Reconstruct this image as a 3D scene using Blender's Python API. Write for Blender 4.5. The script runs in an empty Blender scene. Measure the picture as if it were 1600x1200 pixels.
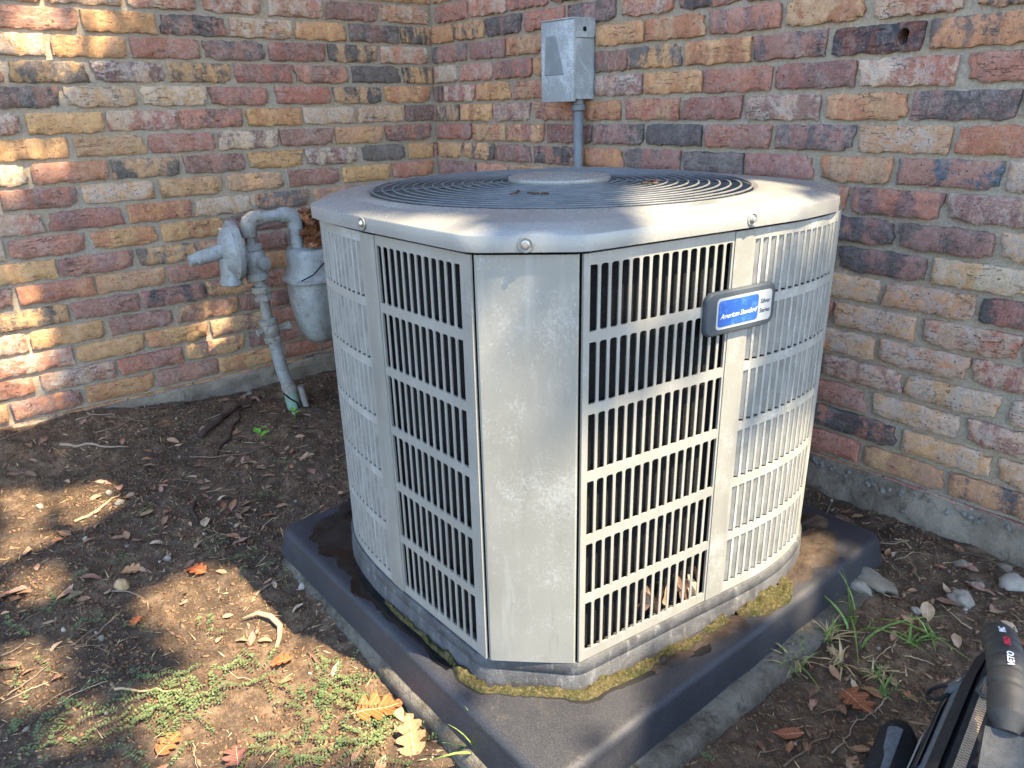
import bpy, bmesh, math, random
import numpy as np
from mathutils import Vector, Matrix

U = 0.0677                      # one brick course, metres
scene = bpy.context.scene
col = scene.collection
rnd = random.Random(7)
nrs = np.random.RandomState(11)

# ------------------------------------------------------------------ camera, world, sun
CAM_AXES = [[0.636966, 0.770597, -0.02135], [-0.258505, 0.239604, 0.935823], [0.726258, -0.590568, 0.351823]]
CAM_LOC = [2.5425, -1.7115, 0.9467]
CAM_LENS = 25.900
cam_data = bpy.data.cameras.new('camera')
cam_data.sensor_width = 36.0
cam_data.lens = CAM_LENS
cam_data.clip_start = 0.02
cam_data.clip_end = 300.0
cam_data.dof.use_dof = True
cam_data.dof.focus_distance = 1.30
cam_data.dof.aperture_fstop = 14.0
cam = bpy.data.objects.new('camera', cam_data)
col.objects.link(cam)
R_, U_, B_ = [Vector(a) for a in CAM_AXES]
cam.matrix_world = Matrix.Translation(CAM_LOC) @ Matrix(((R_.x, U_.x, B_.x), (R_.y, U_.y, B_.y), (R_.z, U_.z, B_.z))).to_4x4()
scene.camera = cam

SUN = Vector((.55, .18, 1.0)).normalized()       # towards the sun
world = bpy.data.worlds.new('World')
scene.world = world
world.use_nodes = True
wn = world.node_tree
wn.nodes.clear()
sky = wn.nodes.new('ShaderNodeTexSky')
sky.sky_type = 'NISHITA'
sky.sun_disc = False
sky.sun_elevation = math.asin(SUN.z)
sky.sun_rotation = math.atan2(SUN.x, SUN.y)
sky.air_density = 1.0
sky.dust_density = 0.6
sky.ozone_density = 1.7
bg = wn.nodes.new('ShaderNodeBackground')
bg.inputs['Strength'].default_value = 0.15
wo = wn.nodes.new('ShaderNodeOutputWorld')
wn.links.new(sky.outputs[0], bg.inputs[0])
wn.links.new(bg.outputs[0], wo.inputs[0])

sun_data = bpy.data.lights.new('sun', 'SUN')
sun_data.energy = 3.9
sun_data.angle = math.radians(0.53)
sun_data.color = (1.0, 0.84, 0.60)
sun = bpy.data.objects.new('sun', sun_data)
col.objects.link(sun)
sun.rotation_euler = SUN.to_track_quat('Z', 'Y').to_euler()

scene.render.engine = 'CYCLES'
scene.view_settings.view_transform = 'Standard'
scene.view_settings.look = 'None'
scene.view_settings.exposure = 2.6
scene.view_settings.gamma = 1.0
scene.view_settings.use_curve_mapping = False
scene.cycles.max_bounces = 8
scene.cycles.diffuse_bounces = 4


# ------------------------------------------------------------------ helpers
def lin(r, g, b):
    f = lambda c: (c / 255 / 12.92) if c / 255 <= .04045 else ((c / 255 + .055) / 1.055) ** 2.4
    return (f(r), f(g), f(b), 1.0)


def W(x, y, z):
    """course units -> metres (z 0 = soil)"""
    return Vector((x * U, y * U, (z + 18.35) * U))


def sstep(a, b, x):
    t = np.clip((x - a) / (b - a), 0.0, 1.0)
    return t * t * (3 - 2 * t)


def ground_base(x, y):
    """smooth height of the soil in metres (x, y in metres)"""
    u, v = np.asarray(x) / U, np.asarray(y) / U
    bank = np.interp(-v, [0, 8, 16, 18.5, 21, 24, 30], [.15, .15, .3, .8, 1.0, 1.25, 1.3])
    h = bank * (1 - sstep(0.0, 6.0, u))
    h = h + .55 * np.exp(-(((u - 3.2) / 2.2) ** 2 + ((v + 16.2) / 2.6) ** 2))
    h = h - .38 * sstep(19, 27, u) * (1 - sstep(-17.5, -15.5, v))
    h = h - .22 * sstep(28, 31, u) * (1 - sstep(-10.5, -6, v))
    h = h + .10 * (1 - sstep(0, 3.5, -v))
    return h * U


def vnoise(x, y, seed=0):
    x = np.asarray(x, float); y = np.asarray(y, float)
    xi = np.floor(x).astype(np.int64); yi = np.floor(y).astype(np.int64)
    xf = x - xi; yf = y - yi
    def h(a, b):
        n = (a * 374761393 + b * 668265263 + seed * 974711) & 0x7fffffff
        n = ((n ^ (n >> 13)) * 1274126177) & 0x7fffffff
        return ((n ^ (n >> 16)) & 0xffff) / 65535.0
    sx = xf * xf * (3 - 2 * xf); sy = yf * yf * (3 - 2 * yf)
    a = h(xi, yi); b = h(xi + 1, yi); c = h(xi, yi + 1); d = h(xi + 1, yi + 1)
    return (a + (b - a) * sx) * (1 - sy) + (c + (d - c) * sx) * sy - .5


def fbm(x, y, s, oct=4, seed=0):
    r = 0; a = 1.0
    for i in range(oct):
        r = r + a * vnoise(np.asarray(x) * s, np.asarray(y) * s, seed + i)
        s *= 2.1; a *= .5
    return r


def ground_h(x, y):
    b = ground_base(x, y)
    return b + .016 * fbm(x, y, 5, 3, 3) + .009 * fbm(x, y, 26, 3, 9) + .004 * fbm(x, y, 110, 2, 21)


def gz(x, y):
    return float(ground_h(np.array([x]), np.array([y]))[0])


def link(o, parent=None):
    col.objects.link(o)
    if parent is not None:
        o.parent = parent
    return o


def mesh_obj(name, verts, faces, m, parent=None, smooth=False, loc=None):
    me = bpy.data.meshes.new(name)
    me.from_pydata([tuple(v) for v in verts], [], faces)
    if m is not None:
        me.materials.append(m)
    if smooth:
        me.polygons.foreach_set('use_smooth', [True] * len(me.polygons))
    me.update()
    o = bpy.data.objects.new(name, me)
    if loc is not None:
        o.location = loc
    return link(o, parent)


def inst(name, me, parent=None, mw=None):
    o = bpy.data.objects.new(name, me)
    link(o, parent)
    if mw is not None:
        o.matrix_basis = mw
    return o


def bm_obj(name, bm, m, parent=None, smooth=False, loc=None):
    me = bpy.data.meshes.new(name)
    bmesh.ops.recalc_face_normals(bm, faces=bm.faces)
    bm.to_mesh(me); bm.free()
    if m is not None:
        me.materials.append(m)
    if smooth:
        me.polygons.foreach_set('use_smooth', [True] * len(me.polygons))
    o = bpy.data.objects.new(name, me)
    if loc is not None:
        o.location = loc
    return link(o, parent)


def tag(o, label=None, cat=None, group=None, kind=None):
    if label: o['label'] = label
    if cat: o['category'] = cat
    if group: o['group'] = group
    if kind: o['kind'] = kind
    return o


def empty(name, loc=(0, 0, 0), rz=0.0):
    o = bpy.data.objects.new(name, None)
    o.location = loc; o.rotation_euler = (0, 0, rz)
    o.empty_display_size = .05
    return link(o)


class MB:
    """collects verts / faces for one mesh"""
    def __init__(s): s.v = []; s.f = []
    def add(s, vs, fs):
        n = len(s.v); s.v += [tuple(v) for v in vs]; s.f += [tuple(i + n for i in f) for f in fs]
    def box(s, c, d, rot=None, bev=0.0):
        hx, hy, hz = d[0] / 2, d[1] / 2, d[2] / 2
        if bev <= 0:
            vs = [Vector((x, y, z)) for z in (-hz, hz) for x, y in ((-hx, -hy), (hx, -hy), (hx, hy), (-hx, hy))]
            fs = [(3, 2, 1, 0), (4, 5, 6, 7), (0, 1, 5, 4), (1, 2, 6, 5), (2, 3, 7, 6), (3, 0, 4, 7)]
        else:
            bm = bmesh.new(); bmesh.ops.create_cube(bm, size=1)
            for v in bm.verts: v.co = Vector((v.co.x * d[0], v.co.y * d[1], v.co.z * d[2]))
            bmesh.ops.bevel(bm, geom=bm.edges[:], offset=bev, segments=2, affect='EDGES', profile=.6)
            bm.verts.index_update()
            vs = [v.co.copy() for v in bm.verts]; fs = [[v.index for v in f.verts] for f in bm.faces]; bm.free()
        if rot is not None: vs = [rot @ v for v in vs]
        s.add([Vector(c) + v for v in vs], fs)
    def tube(s, pts, rad, n=12, cap=True, flat=1.0):
        pts = [Vector(p) for p in pts]; k = len(pts)
        rad = rad if isinstance(rad, (list, tuple)) else [rad] * k
        prev = None; vs = []; fs = []
        for i, p in enumerate(pts):
            t = (pts[min(i + 1, k - 1)] - pts[max(i - 1, 0)]).normalized()
            if prev is None:
                a = Vector((0, 0, 1)) if abs(t.z) < .9 else Vector((1, 0, 0))
                x = (a - t * a.dot(t)).normalized()
            else:
                x = (prev - t * prev.dot(t)).normalized()
            prev = x; y = t.cross(x)
            for j in range(n):
                a = 2 * math.pi * j / n
                vs.append(p + x * (math.cos(a) * rad[i]) + y * (math.sin(a) * rad[i] * flat))
        for i in range(k - 1):
            for j in range(n):
                fs.append((i * n + j, i * n + (j + 1) % n, (i + 1) * n + (j + 1) % n, (i + 1) * n + j))
        if cap:
            fs.append(tuple(range(n))[::-1]); fs.append(tuple((k - 1) * n + j for j in range(n)))
        s.add(vs, fs)
    def lathe(s, prof, o, axis, n=24):
        """prof: (r, h) pairs along axis from o"""
        axis = Vector(axis).normalized()
        a = Vector((0, 0, 1)) if abs(axis.z) < .9 else Vector((1, 0, 0))
        x = (a - axis * a.dot(axis)).normalized(); y = axis.cross(x)
        vs = []; fs = []
        for r, h in prof:
            for j in range(n):
                t = 2 * math.pi * j / n
                vs.append(Vector(o) + axis * h + (x * math.cos(t) + y * math.sin(t)) * r)
        for i in range(len(prof) - 1):
            for j in range(n):
                fs.append((i * n + j, i * n + (j + 1) % n, (i + 1) * n + (j + 1) % n, (i + 1) * n + j))
        fs.append(tuple(range(n))[::-1]); fs.append(tuple((len(prof) - 1) * n + j for j in range(n)))
        s.add(vs, fs)
    def loops(s, loops, close=True, cap0=False, cap1=False):
        n = len(loops[0]); vs = [v for l in loops for v in l]; fs = []
        for i in range(len(loops) - 1):
            for j in range(n if close else n - 1):
                fs.append((i * n + j, i * n + (j + 1) % n, (i + 1) * n + (j + 1) % n, (i + 1) * n + j))
        if cap0: fs.append(tuple(range(n))[::-1])
        if cap1: fs.append(tuple((len(loops) - 1) * n + j for j in range(n)))
        s.add(vs, fs)
    def build(s, name, m, parent=None, smooth=False, loc=None):
        return mesh_obj(name, s.v, s.f, m, parent, smooth, loc)


def auto_smooth(o, deg=35):
    """sharp edges by angle on a smooth-shaded mesh"""
    bm = bmesh.new(); bm.from_mesh(o.data)
    bmesh.ops.recalc_face_normals(bm, faces=bm.faces)
    for e in bm.edges:
        if len(e.link_faces) == 2:
            e.smooth = e.calc_face_angle(0) < math.radians(deg)
    for f in bm.faces: f.smooth = True
    bm.to_mesh(o.data); bm.free()
    return o


# ------------------------------------------------------------------ materials
class Mat:
    def __init__(s, name):
        s.m = bpy.data.materials.new(name); s.m.use_nodes = True
        s.t = s.m.node_tree; s.t.nodes.clear()
        s.out = s.t.nodes.new('ShaderNodeOutputMaterial')
        s.b = s.t.nodes.new('ShaderNodeBsdfPrincipled')
        s.t.links.new(s.b.outputs[0], s.out.inputs[0])
    def put(s, sock, v):
        if hasattr(v, 'node') or isinstance(v, bpy.types.NodeSocket): s.t.links.new(v, sock)
        elif v is not None:
            if isinstance(v, (tuple, list)) and len(v) == 3 and sock.type == 'RGBA': v = (*v, 1.0)
            sock.default_value = v
    def n(s, typ, ins=None, **kw):
        nd = s.t.nodes.new('ShaderNode' + typ)
        for k, v in kw.items(): setattr(nd, k, v)
        for k, v in (ins or {}).items(): s.put(nd.inputs[k], v)
        return nd
    def co(s, scale=(1, 1, 1), rand=False, kind='Object'):
        c = s.n('TexCoord').outputs[kind]
        if rand:
            r = s.n('ObjectInfo').outputs['Random']
            k = s.n('VectorMath', {0: c}, operation='ADD')
            mm = s.n('Math', {0: r, 1: 61.0}, operation='MULTIPLY').outputs[0]
            s.put(k.inputs[1], s.n('CombineXYZ', {0: mm, 1: mm, 2: mm}).outputs[0]); c = k.outputs[0]
        return s.n('Mapping', {'Vector': c, 'Scale': scale}).outputs[0]
    def noise(s, co, scale, detail=4.0, rough=.55, dist=0.0):
        return s.n('TexNoise', {'Vector': co, 'Scale': scale, 'Detail': detail, 'Roughness': rough, 'Distortion': dist}).outputs[0]
    def ramp(s, v, a, b, c0=0.0, c1=1.0):
        return s.n('MapRange', {0: v, 1: a, 2: b, 3: c0, 4: c1}, interpolation_type='SMOOTHSTEP').outputs[0]
    def mix(s, f, a, b, mode='MIX'):
        nd = s.n('Mix', data_type='RGBA', blend_type=mode)
        s.put(nd.inputs[0], f); s.put(nd.inputs[6], a); s.put(nd.inputs[7], b)
        return nd.outputs[2]
    def math(s, op, a, b=0.0):
        return s.n('Math', {0: a, 1: b}, operation=op).outputs[0]
    def bump(s, h, strength, dist, normal=None):
        ins = {'Height': h, 'Strength': strength, 'Distance': dist}
        if normal is not None: ins['Normal'] = normal
        return s.n('Bump', ins).outputs[0]
    def attr(s, name):
        return s.n('Attribute', attribute_name=name, attribute_type='OBJECT')
    def fin(s, color=None, rough=None, normal=None, spec=None, metal=None):
        if color is not None: s.put(s.b.inputs['Base Color'], color)
        if rough is not None: s.put(s.b.inputs['Roughness'], rough)
        if normal is not None: s.put(s.b.inputs['Normal'], normal)
        if spec is not None: s.put(s.b.inputs['Specular IOR Level'], spec)
        if metal is not None: s.put(s.b.inputs['Metallic'], metal)
        return s.m


def mat_brick():
    M = Mat('fired_brick')
    c = M.co(rand=True)
    base = M.n('ObjectInfo').outputs['Color']
    sec = M.attr('second_colour').outputs['Color']
    wht = M.attr('whitewash').outputs['Fac']
    band = M.noise(M.n('Mapping', {'Vector': c, 'Scale': (1.0, 1.0, .22)}).outputs[0], 22, 3, .5)
    blot = M.noise(c, 24, 9, .8, .3)
    f = M.ramp(M.math('ADD', M.math('MULTIPLY', band, .42), M.math('MULTIPLY', blot, .58)), .465, .56)
    k = M.mix(f, base, sec)
    mott = M.noise(c, 75, 5, .7)
    k = M.mix(M.ramp(mott, .25, .75, .55, 0.0), k, M.mix(1.0, k, (.42, .40, .40), 'MULTIPLY'))
    k = M.mix(M.ramp(mott, .55, .8, 0.0, .45), k, M.mix(.6, k, (.62, .50, .40), 'MIX'))
    w = M.math('ADD', M.math('MULTIPLY', M.noise(c, 20, 9, .82, .8), .6), M.math('MULTIPLY', M.noise(c, 95, 6, .8), .4))
    wf = M.math('MULTIPLY', M.ramp(w, .47, .58), wht)
    k = M.mix(wf, k, (.60, .51, .43, 1))
    crk = M.noise(M.n('Mapping', {'Vector': c, 'Scale': (.16, 1.0, 1.0)}).outputs[0], 62, 3, .6, .4)
    cf = M.math('MULTIPLY', M.ramp(M.math('ABSOLUTE', M.math('SUBTRACT', crk, .5)), .0, .012, 1.0, 0.0), M.ramp(M.noise(c, 14, 3), .5, .6))
    k = M.mix(M.math('MULTIPLY', cf, .7), k, (.05, .038, .03, 1))
    soot = M.math('MULTIPLY', M.ramp(M.noise(c, 13, 4, .6), .52, .66), M.ramp(M.noise(c, 130, 5, .8), .5, .6))
    k = M.mix(M.math('MULTIPLY', soot, .55), k, (.045, .04, .042, 1))
    sp = M.noise(c, 150, 2, .5)
    k = M.mix(M.ramp(sp, .63, .72, 0, .75), k, (.035, .03, .03, 1))
    sp2 = M.noise(c, 230, 2, .6)
    k = M.mix(M.ramp(sp2, .6, .75, 0, .4), k, (.62, .55, .48, 1))
    h = M.math('ADD', M.math('MULTIPLY', M.noise(c, 420, 3, .7), .4), M.math('MULTIPLY', M.noise(c, 70, 7, .75), 1.1))
    h = M.math('SUBTRACT', h, M.math('MULTIPLY', cf, .5))
    return M.fin(k, .92, M.bump(h, 1.0, .010), .25)


def mat_mortar():
    M = Mat('mortar')
    c = M.co()
    a = M.noise(c, 6, 4, .6); b = M.noise(c, 160, 4, .7)
    g = M.mix(M.ramp(a, .35, .65), lin(178, 162, 139), lin(172, 161, 144))
    g = M.mix(M.ramp(b, .3, .75, .5, 0), g, lin(106, 92, 74))
    return M.fin(g, .95, M.bump(M.math('ADD', b, M.noise(c, 520, 2, .6)), .8, .003), .15)


def mat_concrete(name, ca, cb, dark, sc=1.0):
    M = Mat(name)
    c = M.co()
    a = M.noise(c, 7 * sc, 6, .65); b = M.noise(c, 120 * sc, 5, .7); d = M.noise(c, 22 * sc, 5, .7, .4)
    g = M.mix(M.ramp(a, .35, .65), ca, cb)
    g = M.mix(M.ramp(d, .5, .7, 0, .75), g, dark)
    g = M.mix(M.ramp(b, .55, .8, 0, .5), g, lin(170, 166, 158))
    return M.fin(g, .9, M.bump(M.math('ADD', b, d), .9, .006), .2)


def mat_soil():
    M = Mat('soil')
    c = M.co()
    a = M.noise(c, 2.6, 5, .6); b = M.noise(c, 28, 6, .7); d = M.noise(c, 210, 4, .75); e = M.noise(c, 700, 2, .6)
    g = M.mix(M.ramp(a, .38, .62), lin(90, 78, 66), lin(132, 110, 88))
    g = M.mix(M.ramp(b, .42, .68, .75, 0), g, lin(54, 44, 36))
    g = M.mix(M.ramp(d, .5, .72, 0, .7), g, lin(148, 118, 88))
    g = M.mix(M.ramp(e, .62, .75, 0, .6), g, lin(176, 150, 120))
    h = M.math('ADD', M.math('MULTIPLY', b, .8), M.math('ADD', M.math('MULTIPLY', d, .5), M.math('MULTIPLY', e, .25)))
    return M.fin(g, .95, M.bump(h, 1.0, .012), .15)


def mat_paint(name, ca, worn, amt, rough=.42, streak=True):
    """aged enamel on sheet metal: chalking, water streaks, grime"""
    M = Mat(name)
    c = M.co(rand=True)
    a = M.noise(c, 5, 4, .6)
    st = M.noise(M.n('Mapping', {'Vector': c, 'Scale': (1, 1, .12)}).outputs[0], 40, 5, .7)
    fine = M.noise(c, 240, 4, .7)
    big = M.noise(c, 12, 6, .7, .5)
    g = M.mix(M.ramp(a, .35, .65), ca, tuple(x * .86 for x in ca[:3]))
    chalk = M.math('MULTIPLY', M.ramp(M.math('ADD', M.math('MULTIPLY', big, .55), M.math('MULTIPLY', fine, .45)), .53 - .06 * amt, .66 - .06 * amt), .35 + .4 * amt)
    g = M.mix(chalk, g, worn)
    if streak:
        g = M.mix(M.ramp(st, .52, .72, 0, .28), g, worn)
        g = M.mix(M.ramp(st, .28, .44, .35, 0), g, tuple(x * .6 for x in ca[:3]))
    g = M.mix(M.ramp(M.noise(c, 330, 2, .5), .68, .76, 0, .5), g, (.10, .08, .06, 1))
    r = M.math('ADD', M.math('MULTIPLY', chalk, .3), rough)
    return M.fin(g, r, M.bump(M.math('ADD', fine, M.math('MULTIPLY', a, 2)), .12, .002), .5)


def mat_simple(name, colr, rough=.6, bump=0.0, scale=200, var=.3, spec=.4, metal=0.0, stain=None, rand=False):
    M = Mat(name)
    c = M.co(rand=rand)
    a = M.noise(c, scale * .12, 5, .65); b = M.noise(c, scale, 4, .7)
    dk = tuple(x * (1 - var) for x in colr[:3]); lt = tuple(min(1, x * (1 + var)) for x in colr[:3])
    g = M.mix(M.ramp(a, .3, .7), dk, lt)
    g = M.mix(M.ramp(b, .35, .7, var, 0), g, dk)
    if stain is not None:
        g = M.mix(M.ramp(M.noise(c, scale * .3, 6, .75, .4), .53, .62, 0, .9), g, stain)
    nrm = M.bump(b, .8, bump) if bump else None
    return M.fin(g, rough, nrm, spec, metal)


def mat_objcol(name, rough=.7, bump=.001, scale=120, veins=False, var=.35):
    M = Mat(name)
    c = M.co(rand=True)
    base = M.n('ObjectInfo').outputs['Color']
    a = M.noise(c, scale * .3, 5, .7); b = M.noise(c, scale * 2, 3, .6)
    g = M.mix(M.ramp(a, .3, .7, var, 0), base, M.mix(1.0, base, (.35, .30, .28), 'MULTIPLY'))
    g = M.mix(M.ramp(b, .6, .8, 0, var), g, M.mix(.5, base, (.75, .65, .5)))
    if veins:
        xyz = M.n('SeparateXYZ', {0: M.n('TexCoord').outputs['Object']}).outputs
        ay = M.math('ABSOLUTE', xyz[1])
        rib = M.ramp(ay, .004, .012, .8, 0.0)
        side = M.math('ABSOLUTE', M.math('SUBTRACT', M.math('FRACT', M.math('MULTIPLY', M.math('SUBTRACT', xyz[0], M.math('MULTIPLY', ay, .8)), 9.0)), .5))
        g = M.mix(M.math('MAXIMUM', rib, M.ramp(side, .02, .07, .4, 0.0)), g, M.mix(.45, base, (.8, .68, .48)))
        g = M.mix(M.ramp(M.noise(c, 9, 5, .7), .5, .68, 0, .7), g, M.mix(1.0, base, (.38, .30, .26), 'MULTIPLY'))
    return M.fin(g, rough, M.bump(a, .6, bump), .3)


m_brick = mat_brick(); m_mortar = mat_mortar(); m_soil = mat_soil()
m_found = mat_concrete('foundation_concrete', lin(142, 130, 112), lin(112, 101, 86), lin(72, 62, 50))
m_slab = mat_concrete('slab_concrete', lin(116, 110, 98), lin(80, 73, 61), lin(46, 40, 32), 1.6)
m_aggr = mat_simple('aggregate_stone', lin(118, 114, 106), .85, .002, 150, .3, .3, rand=True)
m_panel = mat_paint('cabinet_enamel', lin(136, 133, 124), lin(160, 159, 153), .2)
m_corner = mat_paint('corner_enamel', lin(129, 127, 118), lin(160, 160, 155), .32)
m_chalk = mat_paint('chalky_enamel', lin(140, 138, 129), lin(182, 182, 177), .5, .5)
m_lid = mat_paint('lid_enamel', lin(128, 127, 121), lin(150, 151, 147), .0, .27, False)
m_wire = mat_simple('guard_wire', lin(92, 93, 93), .5, .0005, 300, .25)
m_dark = mat_simple('dark_interior', lin(28, 27, 26), .9, 0, 100, .3, .2)
m_fan = mat_simple('fan_metal', lin(60, 60, 60), .5, 0, 100, .2)
m_screw = mat_simple('zinc_screw', lin(170, 168, 162), .3, 0, 300, .2, .5, .8)
m_seam = mat_simple('seam_gap', lin(22, 21, 20), .9, 0, 100, .2, .1)
m_galv = mat_paint('galvanised_grey', lin(150, 155, 154), lin(194, 201, 202), .8, .5)
m_conduit = mat_simple('grey_pvc_conduit', lin(108, 112, 113), .6, .0004, 160, .15)
m_gas = mat_simple('gas_grey_paint', lin(138, 140, 135), .5, .0006, 210, .16, .4, 0, lin(118, 113, 102))
m_gas2 = mat_simple('rusty_gas_paint', lin(134, 130, 120), .65, .0012, 190, .2, .3, 0, lin(98, 78, 58))
m_sleeve = mat_simple('green_sleeve', lin(128, 150, 130), .6, .0006, 150, .2)
m_twig = mat_objcol('twig_bark', .85, .001, 300)
m_leaf = mat_objcol('dry_leaf', .62, .0015, 60, True)
m_stone = mat_objcol('pale_stone', .9, .003, 120, var=.5)


def mat_coil():
    M = Mat('condenser_coil')
    c = M.co()
    w = M.noise(M.n('Mapping', {'Vector': c, 'Scale': (1, 1, 3.2)}).outputs[0], 60, 6, .8, 1.2)
    b = M.noise(c, 420, 3, .8)
    g = M.mix(M.ramp(M.math('MULTIPLY', w, b), .2, .55), lin(9, 9, 9), lin(56, 54, 51))
    return M.fin(g, .8, M.bump(M.math('ADD', w, b), 1.0, .006), .3)


def mat_pad():
    """dark plastic pad: scuffed, water-stained towards its left end"""
    M = Mat('pad_plastic')
    c = M.co()
    a = M.noise(c, 9, 5, .65); b = M.noise(c, 420, 3, .7)
    g = M.mix(M.ramp(a, .35, .65), lin(28, 29, 35), lin(41, 41, 46))
    g = M.mix(M.ramp(b, .4, .75, 0, .35), g, lin(84, 82, 80))
    g = M.mix(M.ramp(M.noise(c, 30, 6, .75, .5), .58, .7, 0, .5), g, lin(84, 76, 64))
    return M.fin(g, .56, M.bump(b, .5, .0012), .45)


def mat_wet():
    M = Mat('wet_film')
    c = M.co()
    a = M.noise(c, 12, 6, .7)
    g = M.mix(M.ramp(a, .4, .65), lin(12, 12, 13), lin(26, 22, 18))
    return M.fin(g, M.ramp(a, .4, .7, .12, .6), M.bump(a, .15, .002), .5)


def mat_pan():
    M = Mat('base_pan')
    c = M.co()
    a = M.noise(c, 16, 6, .7, .5); b = M.noise(c, 260, 3, .7)
    st = M.noise(M.n('Mapping', {'Vector': c, 'Scale': (1, 1, .3)}).outputs[0], 55, 5, .75)
    g = M.mix(M.ramp(a, .35, .65), lin(56, 56, 57), lin(80, 80, 80))
    g = M.mix(M.ramp(st, .52, .72, 0, .35), g, lin(150, 148, 142))
    g = M.mix(M.ramp(b, .62, .75, 0, .5), g, lin(150, 128, 84))
    return M.fin(g, .7, M.bump(M.math('ADD', a, b), .5, .003), .35)


def mat_moss():
    M = Mat('moss')
    c = M.co()
    a = M.noise(c, 40, 6, .75); b = M.noise(c, 170, 5, .8)
    g = M.mix(M.ramp(a, .38, .62), lin(106, 95, 64), lin(78, 80, 48))
    g = M.mix(M.ramp(b, .5, .7, 0, .8), g, lin(160, 142, 102))
    g = M.mix(M.ramp(b, .34, .47, .9, 0), g, lin(46, 38, 22))
    return M.fin(g, .95, M.bump(M.math('ADD', a, b), 1.0, .014), .1)


def mat_green(name, ca, cb):
    M = Mat(name)
    c = M.co()
    a = M.noise(c, 9, 4, .6); b = M.noise(c, 160, 2, .5)
    g = M.mix(M.ramp(a, .35, .65), ca, cb)
    g = M.mix(M.ramp(b, .4, .7, .4, 0), g, tuple(x * .6 for x in ca[:3]))
    m = M.fin(g, .55, None, .3)
    M.put(M.b.inputs['Subsurface Weight'], 0.0)
    return m


m_coil = mat_coil(); m_pad = mat_pad(); m_wet = mat_wet(); m_pan = mat_pan(); m_moss = mat_moss()
m_grime = mat_simple('dark_grime', lin(30, 28, 25), .8, 0, 160, .4, .2)
m_mud = mat_simple('wet_mud', lin(58, 46, 36), .7, .003, 160, .45, .3)
m_fin = mat_simple('dusty_shade_fin', lin(124, 122, 115), .6, .0003, 220, .25, .3, rand=True)  # dusty grey, also darkened because shading alone left the louvre stripes faint
m_weed = mat_green('weed_leaf', lin(78, 94, 58), lin(100, 112, 70))
m_grass = mat_green('grass_blade', lin(98, 128, 62), lin(140, 156, 84))
m_straw = mat_green('dead_grass', lin(168, 146, 104), lin(196, 178, 136))
m_seed = mat_green('seedling_leaf', lin(92, 150, 42), lin(116, 172, 60))
m_crumb = mat_simple('soil_crumb', lin(112, 87, 66), .95, .002, 200, .5, .1)
m_mulch = mat_simple('mulch_chip', lin(150, 120, 92), .9, .001, 25, .6, .2)

# ------------------------------------------------------------------ ground (one sheet to the horizon)
def axis_pts(lo, hi, step, far):
    fine = np.arange(lo, hi + step / 2, step)
    g = step; a = hi; up = []
    while a < far: g *= 1.25; a += g; up.append(a)
    g = step; a = lo; dn = []
    while a > -far: g *= 1.25; a -= g; dn.append(a)
    return np.array(dn[::-1] + list(fine) + up)


gx = axis_pts(-.06, 2.75, .0075, 60.0); gy = axis_pts(-2.15, .04, .0075, 60.0)
GX, GY = np.meshgrid(gx, gy)
GZ = ground_h(GX, GY)
nx, ny = len(gx), len(gy)
gv = np.stack([GX.ravel(), GY.ravel(), GZ.ravel()], 1)
ii = (np.arange(ny - 1)[:, None] * nx + np.arange(nx - 1)[None, :]).ravel()
gf = np.stack([ii, ii + 1, ii + nx + 1, ii + nx], 1)
me = bpy.data.meshes.new('ground')
me.vertices.add(len(gv)); me.vertices.foreach_set('co', gv.astype(np.float32).ravel())
me.loops.add(gf.size); me.loops.foreach_set('vertex_index', gf.astype(np.int32).ravel())
me.polygons.add(len(gf)); me.polygons.foreach_set('loop_start', (np.arange(len(gf)) * 4).astype(np.int32))
me.polygons.foreach_set('use_smooth', [True] * len(gf))
me.update(calc_edges=True); me.validate()
me.materials.append(m_soil)
ground = link(bpy.data.objects.new('ground', me))
tag(ground, 'bare dark brown soil bed littered with leaves and twigs', kind='structure')

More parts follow.
